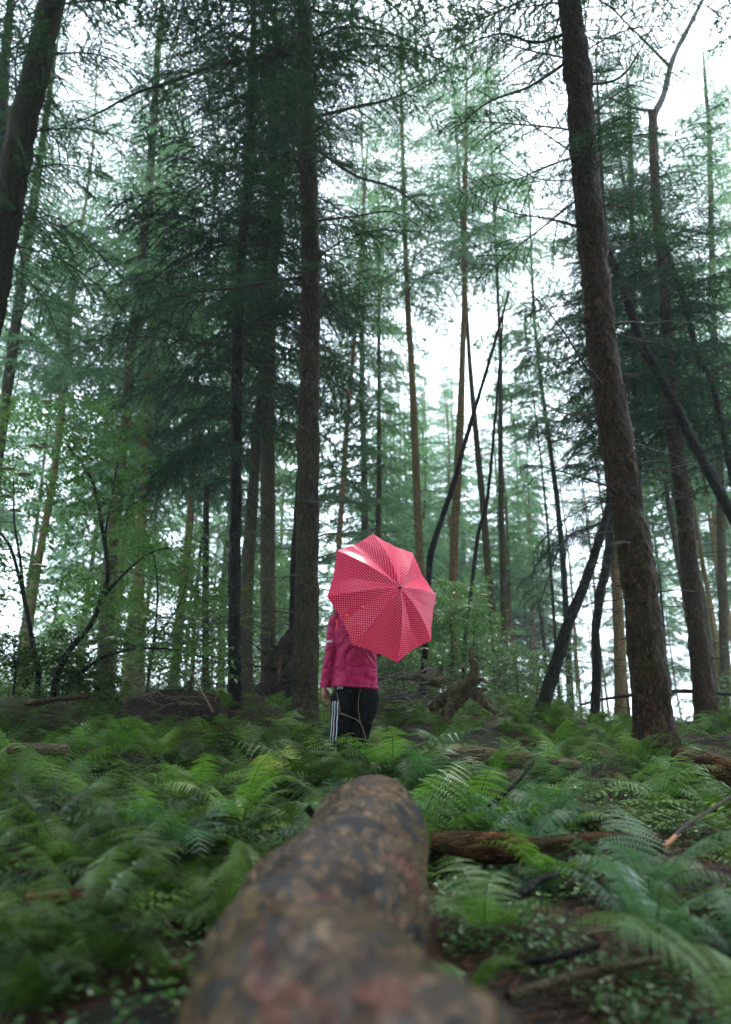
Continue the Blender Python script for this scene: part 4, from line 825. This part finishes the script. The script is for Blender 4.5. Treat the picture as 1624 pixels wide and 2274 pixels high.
# ------------------------------------------------------------------ broad leaved shrubs
def shrub(label, Y, stems, nleaf, region, seed, mat=M_elder, flowers=0, name="flowering_shrub", base=None, lsize=.055, group=None):
    rg = np.random.default_rng(seed); o = P(*stems[0][0][0][:2], Y); o[2] = float(g(o[0], o[1])); root = tag(empty(name, o), label, "shrub", None)
    tips = []
    for i, (pts, r) in enumerate(stems):
        c = curve([P(u, v, yy) for u, v, yy in pts], .08)
        if i == 0 or pts[0][1] > 1500: c[0, 2] = min(c[0, 2], float(g(c[0, 0], c[0, 1])))
        a = G(); a.tube(c - o, np.linspace(r, r * .4, len(c)), 7, rough=.04)
        for k in range(7):
            q = c[rg.integers(len(c) // 3, len(c))]; d = rg.normal(size=3); d[2] = abs(d[2]) * .5; d /= np.linalg.norm(d); l = rg.uniform(.2, .6); t = np.linspace(0, 1, 5)
            pp = q + np.outer(t * l, d) + np.outer(-t ** 2 * l * .25, UP); a.tube(pp - o, np.linspace(r * .25, .002, 5), 4, cap=False); tips += [pp[-1], pp[2]]
        a.build("stem", BK['dark'], root); tips += [c[-1]]
    lv = G(); (u0, u1, v0, v1, y0, y1) = region
    nt_ = nleaf // 3
    C = [P(rg.uniform(u0, u1), v0 + (v1 - v0) * rg.random() ** 1.3, rg.uniform(y0, y1)) for _ in range(nleaf - nt_)] + [tips[rg.integers(len(tips))] + rg.normal(scale=.1, size=3) for _ in range(nt_)]
    cl = np.array(C) + rg.normal(scale=.04, size=(len(C), 3)); 
    keep = (np.sin(cl[:, 0] * 6 + 1) + np.sin(cl[:, 2] * 7 + cl[:, 0] * 3) + np.sin(cl[:, 1] * 5)) > -.9; cl = cl[keep]
    for p in cl:
        az = rg.uniform(0, 6.28); d = np.array([math.cos(az), math.sin(az), -.35]); h = np.array([-d[1], d[0], 0]); s = lsize * rg.uniform(.7, 1.3)
        V = []
        for (b, dd) in ((0, h), (0, -h), (1, h), (1, -h), (1.7, d)):
            c = p + d * b * s * .9; dd2 = dd * .9 + d * .4 - UP * .2; e = np.cross(dd2, UP + h * .2); e /= np.linalg.norm(e) + 1e-6
            V += [c, c + dd2 * s * .5 + e * s * .28, c + dd2 * s * 1.15 - UP * s * .15, c + dd2 * s * .5 - e * s * .28]
        lv.add(np.array(V) - o, np.arange(20).reshape(-1, 4))
    lv.build("foliage", mat, root, smooth=False)
    for k in range(flowers):
        p = P(rg.uniform(u0, u1), v0 + (v1 - v0) * rg.random() ** 1.3, rg.uniform(y0, (y0 + y1) / 2)) - o; f = G(); nn_ = 14; th_ = np.arange(nn_) * 2 * np.pi / nn_
        for jj, rr in enumerate((.0, .4, .8, 1.)): f.add(p + np.stack([.075 * rr * np.cos(th_) * rg.uniform(.7, 1.2, nn_), .075 * rr * np.sin(th_) * rg.uniform(.7, 1.2, nn_), .02 * (1 - rr ** 2) + rg.normal(scale=.006, size=nn_) * rr], -1), np.zeros((0, 3), int)) if jj == 0 else f.add(p + np.stack([.075 * rr * np.cos(th_) * rg.uniform(.7, 1.2, nn_), .075 * rr * np.sin(th_) * rg.uniform(.7, 1.2, nn_), .02 * (1 - rr ** 2) + rg.normal(scale=.006, size=nn_) * rr], -1), np.stack([np.arange(nn_) - nn_, (np.arange(nn_) + 1) % nn_ - nn_, (np.arange(nn_) + 1) % nn_, np.arange(nn_)], -1))
        f.f = [q for q in f.f if len(q)]; f.m = [q for q in f.m if len(q)]; f.build("blossom_cluster", M_flower, root, smooth=False)
Y = 7.4
shrub("airy elder shrub with cream blossom clusters and dark curved stems at left", Y, [
    ([(118, 1520, Y), (150, 1450, Y), (200, 1390, Y), (225, 1330, Y), (240, 1270, Y), (228, 1180, Y), (215, 1100, Y), (190, 1040, Y), (150, 990, Y)], .035),
    ([(90, 1510, Y), (75, 1440, Y), (60, 1360, Y), (45, 1290, Y), (25, 1220, Y), (0, 1180, Y)], .032),
    ([(55, 1340, Y), (45, 1240, Y), (32, 1160, Y), (30, 1060, Y)], .018),
    ([(225, 1330, Y), (280, 1270, Y - .1), (330, 1230, Y - .2), (375, 1215, Y - .3)], .018),
    ([(170, 1500, Y), (230, 1460, Y - .1), (310, 1440, Y - .2), (400, 1445, Y - .3), (480, 1470, Y - .3)], .02),
    ([(240, 1250, Y), (235, 1180, Y), (250, 1100, Y), (262, 1020, Y)], .014)], 2600, (-60, 330, 880, 1420, 6.8, 8.8), 1, flowers=26)
Y = 8.6
shrub("sparser blossoming shrub spreading behind the brown trunk at left", Y, [([(330, 1500, Y), (345, 1400, Y), (350, 1300, Y), (340, 1220, Y)], .02), ([(345, 1420, Y), (400, 1340, Y), (420, 1260, Y)], .014)], 1000, (260, 440, 1160, 1440, 8, 9.5), 2, flowers=10)
Y = 9.4
shrub("cream-flecked bush glowing behind the gap between umbrella and stump", Y, [([(1000, 1530, Y), (1005, 1450, Y), (1000, 1370, Y)], .02), ([(1040, 1530, Y), (1050, 1460, Y), (1055, 1380, Y)], .016), ([(900, 1530, Y), (890, 1470, Y)], .015)], 1900, (850, 1090, 1290, 1550, 8.8, 11), 3, flowers=16)
Y = 10
shrub("pale low bush below the leaning black trunk at right", Y, [([(1150, 1570, Y), (1150, 1520, Y), (1140, 1450, Y)], .014), ([(1190, 1580, Y), (1195, 1500, Y)], .012)], 800, (1080, 1290, 1430, 1600, 9, 12), 4, lsize=.045, name="low_bush")
Y = 9
shrub("dark ferny bush at the far left edge behind the mossy log", Y, [([(30, 1540, 7.4), (35, 1490, 7.4), (30, 1430, 7.4)], .014), ([(150, 1540, 7.6), (160, 1490, 7.6)], .012)], 1500, (-60, 300, 1400, 1560, 7, 9), 6, mat=M_fern, lsize=.05, name="low_bush")
shrub("dark bramble mass between the brown trunk and the slim black trunk", 9.5, [([(420, 1540, 9.5), (430, 1480, 9.5), (440, 1400, 9.5)], .014), ([(350, 1540, 9.8), (360, 1470, 9.8)], .012)], 1300, (290, 640, 1300, 1560, 9, 12), 7, mat=M_fern, lsize=.045, name="bramble_bush")
# ------------------------------------------------------------------ umbrella
HUB = np.array([0.23314, 4.80, 1.00336]); NA = np.array([0.53110306, -0.83565868, 0.14001465]); E1 = np.array([0.84397229, 0.53638677, 0]); E2 = np.array([-0.07510201, 0.11816849, 0.99014943])
PH, UH, UR = 1.68692315, 0.19144246, 0.46660806
def dots_mat():
    m, t, b = newmat("red_polka_dot_fabric"); c = t.nodes.new("ShaderNodeTexCoord"); mp = t.nodes.new("ShaderNodeMapping"); mp.inputs["Scale"].default_value = (66, 66, 66); mp.inputs["Rotation"].default_value = (0, 0, R_(30))
    t.links.new(c.outputs["UV"], mp.inputs[0]); fr = t.nodes.new("ShaderNodeVectorMath"); fr.operation = 'FRACTION'; t.links.new(mp.outputs[0], fr.inputs[0])
    sb = t.nodes.new("ShaderNodeVectorMath"); sb.operation = 'SUBTRACT'; sb.inputs[1].default_value = (.5, .5, 0); t.links.new(fr.outputs[0], sb.inputs[0])
    mu = t.nodes.new("ShaderNodeVectorMath"); mu.operation = 'MULTIPLY'; mu.inputs[1].default_value = (1, 1, 0); t.links.new(sb.outputs[0], mu.inputs[0])
    ln = t.nodes.new("ShaderNodeVectorMath"); ln.operation = 'LENGTH'; t.links.new(mu.outputs[0], ln.inputs[0])
    f = ramp(t, ln.outputs["Value"], [(.19, (1, 1, 1)), (.235, (0, 0, 0))])
    col = mix(t, f, (.62, .0, .06, 1), (.92, .30, .36, 1)); t.links.new(col, b.inputs["Base Color"])
    b.inputs["Roughness"].default_value = .6; b.inputs["Specular IOR Level"].default_value = .15
    b.inputs["Coat Weight"].default_value = .2; b.inputs["Coat Roughness"].default_value = .2; b.inputs["Coat IOR"].default_value = 1.6
    n = noise(t, 16, 3, .5, coords(t), .8); n2 = noise(t, 420, 2, .5, coords(t)); ad = t.nodes.new("ShaderNodeMath"); ad.operation = 'MULTIPLY_ADD'; t.links.new(n2.outputs[0], ad.inputs[0]); ad.inputs[1].default_value = .05; t.links.new(n.outputs[0], ad.inputs[2])
    bump(t, ad.outputs[0], .006, b, .35)
    tr = t.nodes.new("ShaderNodeBsdfTranslucent"); t.links.new(col, tr.inputs[0]); ms = t.nodes.new("ShaderNodeMixShader"); ms.inputs[0].default_value = .10
    t.links.new(b.outputs[0], ms.inputs[1]); t.links.new(tr.outputs[0], ms.inputs[2]); t.links.new(ms.outputs[0], t.nodes["Material Output"].inputs[0]); return m
def umbrella():
    root = tag(empty("umbrella", HUB), "open red umbrella with small white dots, wet and tilted over the person's shoulder", "umbrella")
    rib = lambda a, s: -NA * UH * (s ** 1.75) + UR * s ** .96 * (math.cos(a) * E1 + math.sin(a) * E2)
    a = G(); UVs = []; ni, nj = 16, 12
    for k in range(8):
        a0, a1 = PH - k * math.pi / 4, PH - (k + 1) * math.pi / 4; V = []
        for i in range(ni + 1):
            for j in range(nj + 1):
                s = i / ni; q = j / nj; sag = 4 * q * (1 - q); s2 = s * (1 - .035 * sag * s * s)
                p = rib(a0, s2) * (1 - q) + rib(a1, s2) * q
                p = p - NA * .027 * (1 - abs(2 * q - 1)) * math.sin(s * 2.6) * (1 + .5 * math.sin(k * 2.1)) + NA * .0045 * math.sin(q * 17 + k * 2 + s * 7) * s * sag
                V.append(p); UVs.append((k * .137 + (q - .5) * s * UR * .765, s * .51 + k * .071))
        i = np.arange(ni)[:, None] * (nj + 1); j = np.arange(nj)[None]
        a.add(V, np.stack([i + j, i + j + 1, i + nj + j + 2, i + nj + 1 + j], -1).reshape(-1, 4))
    a.uv = UVs; M = dots_mat(); a.build("canopy", M, root)
    met = plain("dark_metal", (.08, .08, .08), .35, .6)
    for k in range(8):
        an = PH - k * math.pi / 4; r = G(); r.tube([rib(an, s) - NA * .006 for s in np.linspace(.03, .985, 10)], .0018, 5)
        r.tube([rib(an, .5) - NA * .008, -NA * .24], .0014, 5); r.build("rib", met, root)
        tp = G(); e = rib(an, 1.); d = rib(an, 1.) - rib(an, .96); d /= np.linalg.norm(d); tp.tube([e - d * .006, e + d * .006], .0035, 8); tp.build("rib_tip", plain("grey_tip", (.3, .05, .06), .4), root)
    s = G(); s.tube([NA * .004, -NA * .46], .0055, 10); s.build("shaft", met, root)
    h = G(); h.tube([-NA * .45, -NA * .46, -NA * .50, -NA * .54, -NA * .55], [.010, .014, .012, .015, .010], 12); h.build("handle", plain("black_grip", (.02, .02, .02), .5), root)
    f = G(); f.tube([-NA * .002, NA * .002, NA * .008, NA * .016, NA * .022], [.012, .013, .011, .009, .004], 14); f.build("ferrule", plain("dark_red_knob", (.16, .004, .02), .3), root)
    # tie strap hanging from the lower left hem, and three raised bright red spots on that panel
    e = rib(PH - 5.55 * math.pi / 4, .97); st = G()
    V = []; 
    for i in range(9):
        t = i / 8; c = e + np.array([.006 * math.sin(t * 4), .004, -.075 * t]) - NA * .004; V += [c - E1 * .007, c + E1 * .007, c + E1 * .007 - NA * .002, c - E1 * .007 - NA * .002]
    q = np.arange(8)[:, None, None] * 4; j = np.arange(4)[None, :, None]; F = np.concatenate([q + j, q + (j + 1) % 4, q + 4 + (j + 1) % 4, q + 4 + j], -1).reshape(-1, 4)
    st.add(V, F); Ms = plain("red_strap", (.62, .01, .012), .4, .5, .3, 200); st.build("tie_strap", Ms, root)
    Mb = plain("bright_red_spot", (.95, .045, .02), .35, .5, .1)
    def onrim(u, v):
        # where the sight line of the photograph meets the canopy panel
        p = P(u, v, 4.7); d = p / np.linalg.norm(p); k = 5
        best = None
        for s in np.linspace(.1, 1, 60):
            for q2 in np.linspace(0, 1, 40):
                for k in (5, 6):
                    a0, a1 = PH - k * math.pi / 4, PH - (k + 1) * math.pi / 4; w_ = HUB + rib(a0, s) * (1 - q2) + rib(a1, s) * q2
                    e_ = np.linalg.norm(w_ / np.linalg.norm(w_) - d)
                    if best is None or e_ < best[0]: best = (e_, w_)
        return best[1] - HUB
    for (u, v, r) in ((805.6, 1349, .013), (771, 1367.5, .012), (799.6, 1387, .009)):
        c = onrim(u, v); g_ = G(); g_.tube([c - NA * .004, c, c + NA * .004, c + NA * .010, c + NA * .013], np.array([.5, 1, 1.1, .8, .3]) * r, 12); g_.build("red_spot", Mb, root)
umbrella()

# ------------------------------------------------------------------ person (seen from behind)
PX, PY = -.07, 5.36; PZ = -.465
def loft(a, secs, n=28, step=.02):
    """secs rows: cx, cy, z, rx, ry ; smooth closed body"""
    secs = np.asarray(secs, float); z = secs[:, 2]; zz = np.linspace(z[0], z[-1], max(4, int(abs(z[-1] - z[0]) / step)))
    sg = 1 if z[-1] > z[0] else -1
    cs = [np.interp(zz * sg, z * sg, secs[:, k]) for k in (0, 1, 3, 4)]
    ker = np.array([.25, .5, .25]); 
    for _ in range(3): cs = [np.concatenate([[c[0]], np.convolve(c, ker, 'valid'), [c[-1]]]) for c in cs]
    th = np.arange(n) * 2 * np.pi / n; V = []
    for i in range(len(zz)): V.append(np.stack([cs[0][i] + cs[2][i] * np.cos(th), cs[1][i] + cs[3][i] * np.sin(th), np.full(n, zz[i])], -1))
    V = np.vstack(V); m = len(zz); i = np.arange(m - 1)[:, None] * n; j = np.arange(n)[None]
    a.add(V, np.stack([i + j, i + (j + 1) % n, i + n + (j + 1) % n, i + n + j], -1).reshape(-1, 4))
    for e, o in ((0, 1), (m - 1, -1)):
        ring = V[e * n:(e + 1) * n]; q = np.arange(n); a.add(np.vstack([ring, ring.mean(0)[None]]), np.stack([np.full(n, n), (q + 1) % n, q][::1] if o > 0 else [np.full(n, n), q, (q + 1) % n], -1))
def remesh(o, vox, it=4):
    r = o.modifiers.new("remesh", 'REMESH'); r.mode = 'VOXEL'; r.voxel_size = vox; r.use_smooth_shade = True
    s = o.modifiers.new("smooth", 'SMOOTH'); s.factor = .5; s.iterations = it
def ball(a, c, r, n=16):
    c = np.asarray(c, float); r = np.broadcast_to(np.asarray(r, float), (3,)); ph = np.linspace(-1.5, 1.5, 11)
    th = np.arange(n) * 2 * np.pi / n; V = np.vstack([np.stack([c[0] + r[0] * math.cos(p) * np.cos(th), c[1] + r[1] * math.cos(p) * np.sin(th), np.full(n, c[2] + r[2] * math.sin(p))], -1) for p in ph])
    i = np.arange(10)[:, None] * n; j = np.arange(n)[None]; a.add(V, np.stack([i + j, i + (j + 1) % n, i + n + (j + 1) % n, i + n + j], -1).reshape(-1, 4))
    for e, o in ((0, 1), (10, -1)):
        ring = V[e * n:(e + 1) * n]; q = np.arange(n); a.add(np.vstack([ring, ring.mean(0)[None]]), np.stack([np.full(n, n), (q + 1) % n, q] if o > 0 else [np.full(n, n), q, (q + 1) % n], -1))
def arm_pts(): return [(-.135, 0, 1.365), (-.16, -.005, 1.25), (-.172, -.01, 1.12), (-.19, .0, 1.02), (-.212, .01, .92), (-.222, .015, .865)]
R_ARM = [(.135, 0, 1.365), (.165, .02, 1.25), (.17, .045, 1.14), (.14, .13, 1.2), (.09, .20, 1.31), (.03, .20, 1.385)]
LEG_L = [(-.035, 0, .86, .10, .10), (-.075, 0, .80, .108, .115), (-.085, 0, .70, .095, .10), (-.105, 0, .60, .078, .085), (-.122, 0, .48, .066, .07), (-.13, .01, .32, .058, .066), (-.135, .0, .10, .05, .055)]
LEG_R = [(.045, 0, .86, .10, .10), (.062, 0, .80, .112, .115), (.06, 0, .70, .100, .10), (.045, 0, .60, .076, .085), (.025, .0, .48, .062, .068), (.03, .01, .32, .056, .064), (.04, .0, .10, .05, .055)]
def person():
    root = tag(empty("person", (PX, PY, PZ)), "person from behind in crimson jacket and black trousers with white stripes, under the umbrella", "person")
    skin = plain("skin", (.25, .095, .045), .5, .4, .12, 40)
    b = G()
    ball(b, (-.03, .0, 1.585), (.076, .095, .115), 24); ball(b, (-.03, .02, 1.53), (.055, .07, .06))
    b.tube([(-.03, .10, 1.60), (-.03, .112, 1.575), (-.03, .10, 1.56)], [.008, .014, .008], 10)
    for sg in (-1, 1): ball(b, (-.03 + sg * .078, 0, 1.585), (.012, .022, .032), 10)
    ball(b, (-.03, .09, 1.53), (.024, .012, .010), 10)
    b.tube([(-.03, -.01, 1.53), (-.02, -.01, 1.46), (-.015, -.01, 1.38)], [.05, .05, .06], 16)
    loft(b, [(0, 0, .80, .13, .09), (0, 0, .95, .12, .085), (0, 0, 1.1, .12, .09), (-.005, 0, 1.25, .14, .10), (-.01, 0, 1.36, .15, .09), (-.01, 0, 1.42, .07, .06)])
    for L in (LEG_L, LEG_R): loft(b, [(x, y, z, rx * .85, ry * .85) for x, y, z, rx, ry in L])
    b.tube(curve(arm_pts(), .03), np.linspace(.042, .024, len(curve(arm_pts(), .03))), 14); b.tube(curve(R_ARM, .03), np.linspace(.042, .024, len(curve(R_ARM, .03))), 14)
    # left hand hanging half closed: palm, four fingers curling forward and inward, thumb along the side
    b.tube([(-.222, .015, .875), (-.226, .015, .85), (-.228, .016, .82), (-.226, .018, .795), (-.224, .02, .785)], [.024, .028, .035, .037, .026], 16, flat=.55)
    for i, (y0, l) in enumerate(((-.018, .9), (.004, 1.), (.026, .95), (.046, .8))):
        b.tube([(-.228, y0 - .004, .80), (-.232, y0 - .003, .772), (-.222, y0, .746 - .006 * l), (-.204, y0 + .004, .735 - .006 * l), (-.190, y0 + .006, .745 - .004 * l)], [.0115, .011, .0100, .0092, .0075], 10)
    b.tube([(-.214, .045, .84), (-.206, .060, .815), (-.200, .062, .790), (-.198, .056, .768)], [.013, .0125, .011, .009], 10)
    # right hand closed round the grip
    hc = HUB - NA * .50 - np.array([PX, PY, PZ])
    b.tube([R_ARM[-1], hc + [.03, .01, -.01]], [.026, .03], 14)
    for i in range(4):
        c = hc + NA * (-.035 + .022 * i); t = np.linspace(0, 4.4, 7); b.tube([c + .024 * (math.cos(q) * E1 - math.sin(q) * E2) for q in t], np.linspace(.011, .008, 7), 10)
    b.tube([hc + .03 * E1 - NA * .04, hc + .028 * E2 - NA * .03, hc + .02 * E2 + NA * .01], [.013, .012, .009], 10)
    o = b.build("body", skin, root); remesh(o, .0045, 3)
    # jacket
    m, t, bs = newmat("crimson_softshell"); v = coords(t, (1, 1, 1)); v2 = coords(t, (1.0, 1.0, 1.5)); n1 = noise(t, 5, 3, .5, v2, 1.6); n2 = noise(t, 30, 3, .6, v)
    t.links.new(ramp(t, n2.outputs[0], [(.3, (.25, .001, .05)), (.7, (.36, .002, .075))]), bs.inputs["Base Color"]); bs.inputs["Roughness"].default_value = .55; bs.inputs["Specular IOR Level"].default_value = .2
    bs.inputs["Sheen Weight"].default_value = .05
    bump(t, n1.outputs[0], .10, bs, .7)
    j = G(); loft(j, [(-.007, 0, .852, .168, .118), (-.007, 0, .90, .168, .12), (-.004, -.003, .99, .158, .118), (-.004, 0, 1.06, .154, .115), (-.008, 0, 1.2, .168, .122), (-.008, 0, 1.33, .165, .118), (-.01, 0, 1.385, .13, .095), (-.015, 0, 1.425, .075, .07)], 32)
    j.tube([(-.022, -.005, 1.40), (-.026, -.005, 1.455)], [.068, .062], 20)
    for A in (arm_pts(), R_ARM):
        c = curve(A, .012); k = np.arange(len(c)); j.tube(c, np.interp(k / len(c), [0, .5, .8, 1], [.062, .053, .047, .040]) * (1 + .045 * np.sin(k * 1.05) * (k / len(c) > .35) + .02 * np.sin(k * .45)), 22, rough=.03, ph=2)
    ja = j.build("jacket", m, root); remesh(ja, .006, 3)
    h = G(); th = np.linspace(0, 2 * np.pi, 49)
    h.tube([(-.007 + .166 * math.cos(q), .117 * math.sin(q), .858 + .006 * math.sin(q) - .012 * math.cos(q)) for q in th], .0105, 8, cap=False); h.build("hem", m, ja)
    cf = G(); cf.tube([(-.2205, .014, .885), (-.2235, .015, .852)], [.042, .039], 18, cap=False); cf.build("cuff", m, ja)
    # white print on the sleeve
    tx = G(); wm_ = plain("white_print", (.8, .8, .8), .5, .3, .05)
    for i in range(7):
        ang = R_(212 + i * 8.5); c = np.array([-.168, -.008, 1.175]); r = .0585
        e = np.array([math.cos(ang), math.sin(ang), 0]); tt = np.array([-math.sin(ang), math.cos(ang), 0]); wv = .0032
        p = c + e * r
        for (z0, z1, ww) in ((-.009, -.006, wv), (.006, .009, wv), (-.009, .009, wv * .45)):
            q = np.array([p - tt * ww + UP * z0, p + tt * ww + UP * z0, p + tt * ww + UP * z1, p - tt * ww + UP * z1]); q2 = q - e * .003
            tx.add(np.vstack([q, q2]), [[0, 1, 2, 3], [7, 6, 5, 4], [0, 4, 5, 1], [1, 5, 6, 2], [2, 6, 7, 3], [3, 7, 4, 0]])
    tx.build("sleeve_print", wm_, ja, smooth=False)
    # hood lying on the shoulders
    hd = G(); hd.tube(curve([(-.13, -.02, 1.40), (-.10, -.075, 1.405), (-.03, -.10, 1.40), (.05, -.075, 1.405), (.08, -.02, 1.40)], .02), .032, 14, rough=.05); hd.build("hood", m, ja)
    # trousers
    mt, t, bs = newmat("black_track_trousers"); n = noise(t, 9, 3, .5, coords(t), 1); bs.inputs["Base Color"].default_value = (.003, .0035, .0045, 1); bs.inputs["Specular IOR Level"].default_value = .03; bs.inputs["Roughness"].default_value = .6; bump(t, n.outputs[0], .05, bs, .5)
    tr = G(); loft(tr, [(0, 0, .80, .155, .115), (0, 0, .87, .155, .11), (0, 0, .95, .14, .1)], 32)
    for L in (LEG_L, LEG_R): loft(tr, L, 28)
    to = tr.build("trousers", mt, root); remesh(to, .006, 3)
    z = np.array([s[2] for s in LEG_L])[::-1]; cx, cy, rx, ry = [np.array([s[k] for s in LEG_L])[::-1] for k in (0, 1, 3, 4)]
    for k in range(3):
        s = G(); V = []; zz = np.linspace(.12, .872, 60)
        for q in zz:
            blend = float(sm(.74, .80, q)); X, Y_, RX, RY = [np.interp(q, z, w_) for w_ in (cx, cy, rx, ry)]
            X = X * (1 - blend); RX = RX * (1 - blend) + .158 * blend; RY = RY * (1 - blend) + .115 * blend
            for dd, ex in ((-.034, .0035), (.034, .0035), (.034, -.002), (-.034, -.002)):
                sc = .085 / max(.06, RX); an = R_(216 + (16 + 6 * blend * 0) * k * sc * 1.0 + 22 * blend * 0) + dd * sc * 1.15
                V.append((X + (RX + ex) * math.cos(an) + .0015 * math.sin(q * 60), Y_ + (RY + ex) * math.sin(an), q))
        n = len(zz); q = np.arange(n - 1)[:, None, None] * 4; jj = np.arange(4)[None, :, None]; s.add(V, np.concatenate([q + jj, q + (jj + 1) % 4, q + 4 + (jj + 1) % 4, q + 4 + jj], -1).reshape(-1, 4)); s.build("stripe", plain("white_stripe", (.42, .45, .48), .5, .4, .05), to)
    # hair and boots
    hr = G(); ball(hr, (-.03, -.015, 1.60), (.086, .098, .118), 24); ball(hr, (-.03, -.07, 1.53), (.06, .05, .09)); ho = hr.build("hair", plain("dark_brown_hair", (.03, .018, .01), .5, .4, .4, 90, .02), root); remesh(ho, .006, 3)
    for x in (-.135, .04):
        s = G(); ball(s, (x, .05, .045), (.048, .12, .045), 18); s.tube([(x, -.01, .04), (x, -.01, .15)], [.052, .05], 16); so_ = s.build("boot", plain("dark_boot", (.03, .022, .018), .5), root); remesh(so_, .006, 2)
person()
#HAZE

# ------------------------------------------------------------------ damp air
def haze():
    a = G(); x0, x1, y0, y1, z0, z1 = -130, 130, -16, 215, float(np.min(g(*np.meshgrid(np.linspace(-125, 125, 60), np.linspace(-14, 210, 60))))) - 1, 24
    V = [(x, y, z) for z in (z0, z1) for y in (y0, y1) for x in (x0, x1)]
    a.add(V, [[0, 2, 3, 1], [4, 5, 7, 6], [0, 1, 5, 4], [2, 6, 7, 3], [0, 4, 6, 2], [1, 3, 7, 5]])
    m = bpy.data.materials.new("damp_air"); m.use_nodes = True; t = m.node_tree; t.nodes.clear(); o = t.nodes.new("ShaderNodeOutputMaterial"); v = t.nodes.new("ShaderNodeVolumePrincipled")
    v.inputs["Color"].default_value = (.93, .98, 1, 1); v.inputs["Density"].default_value = .0015; v.inputs["Anisotropy"].default_value = .25
    t.links.new(v.outputs[0], o.inputs["Volume"]); tag(a.build("haze", m, smooth=False), kind="stuff")
haze()
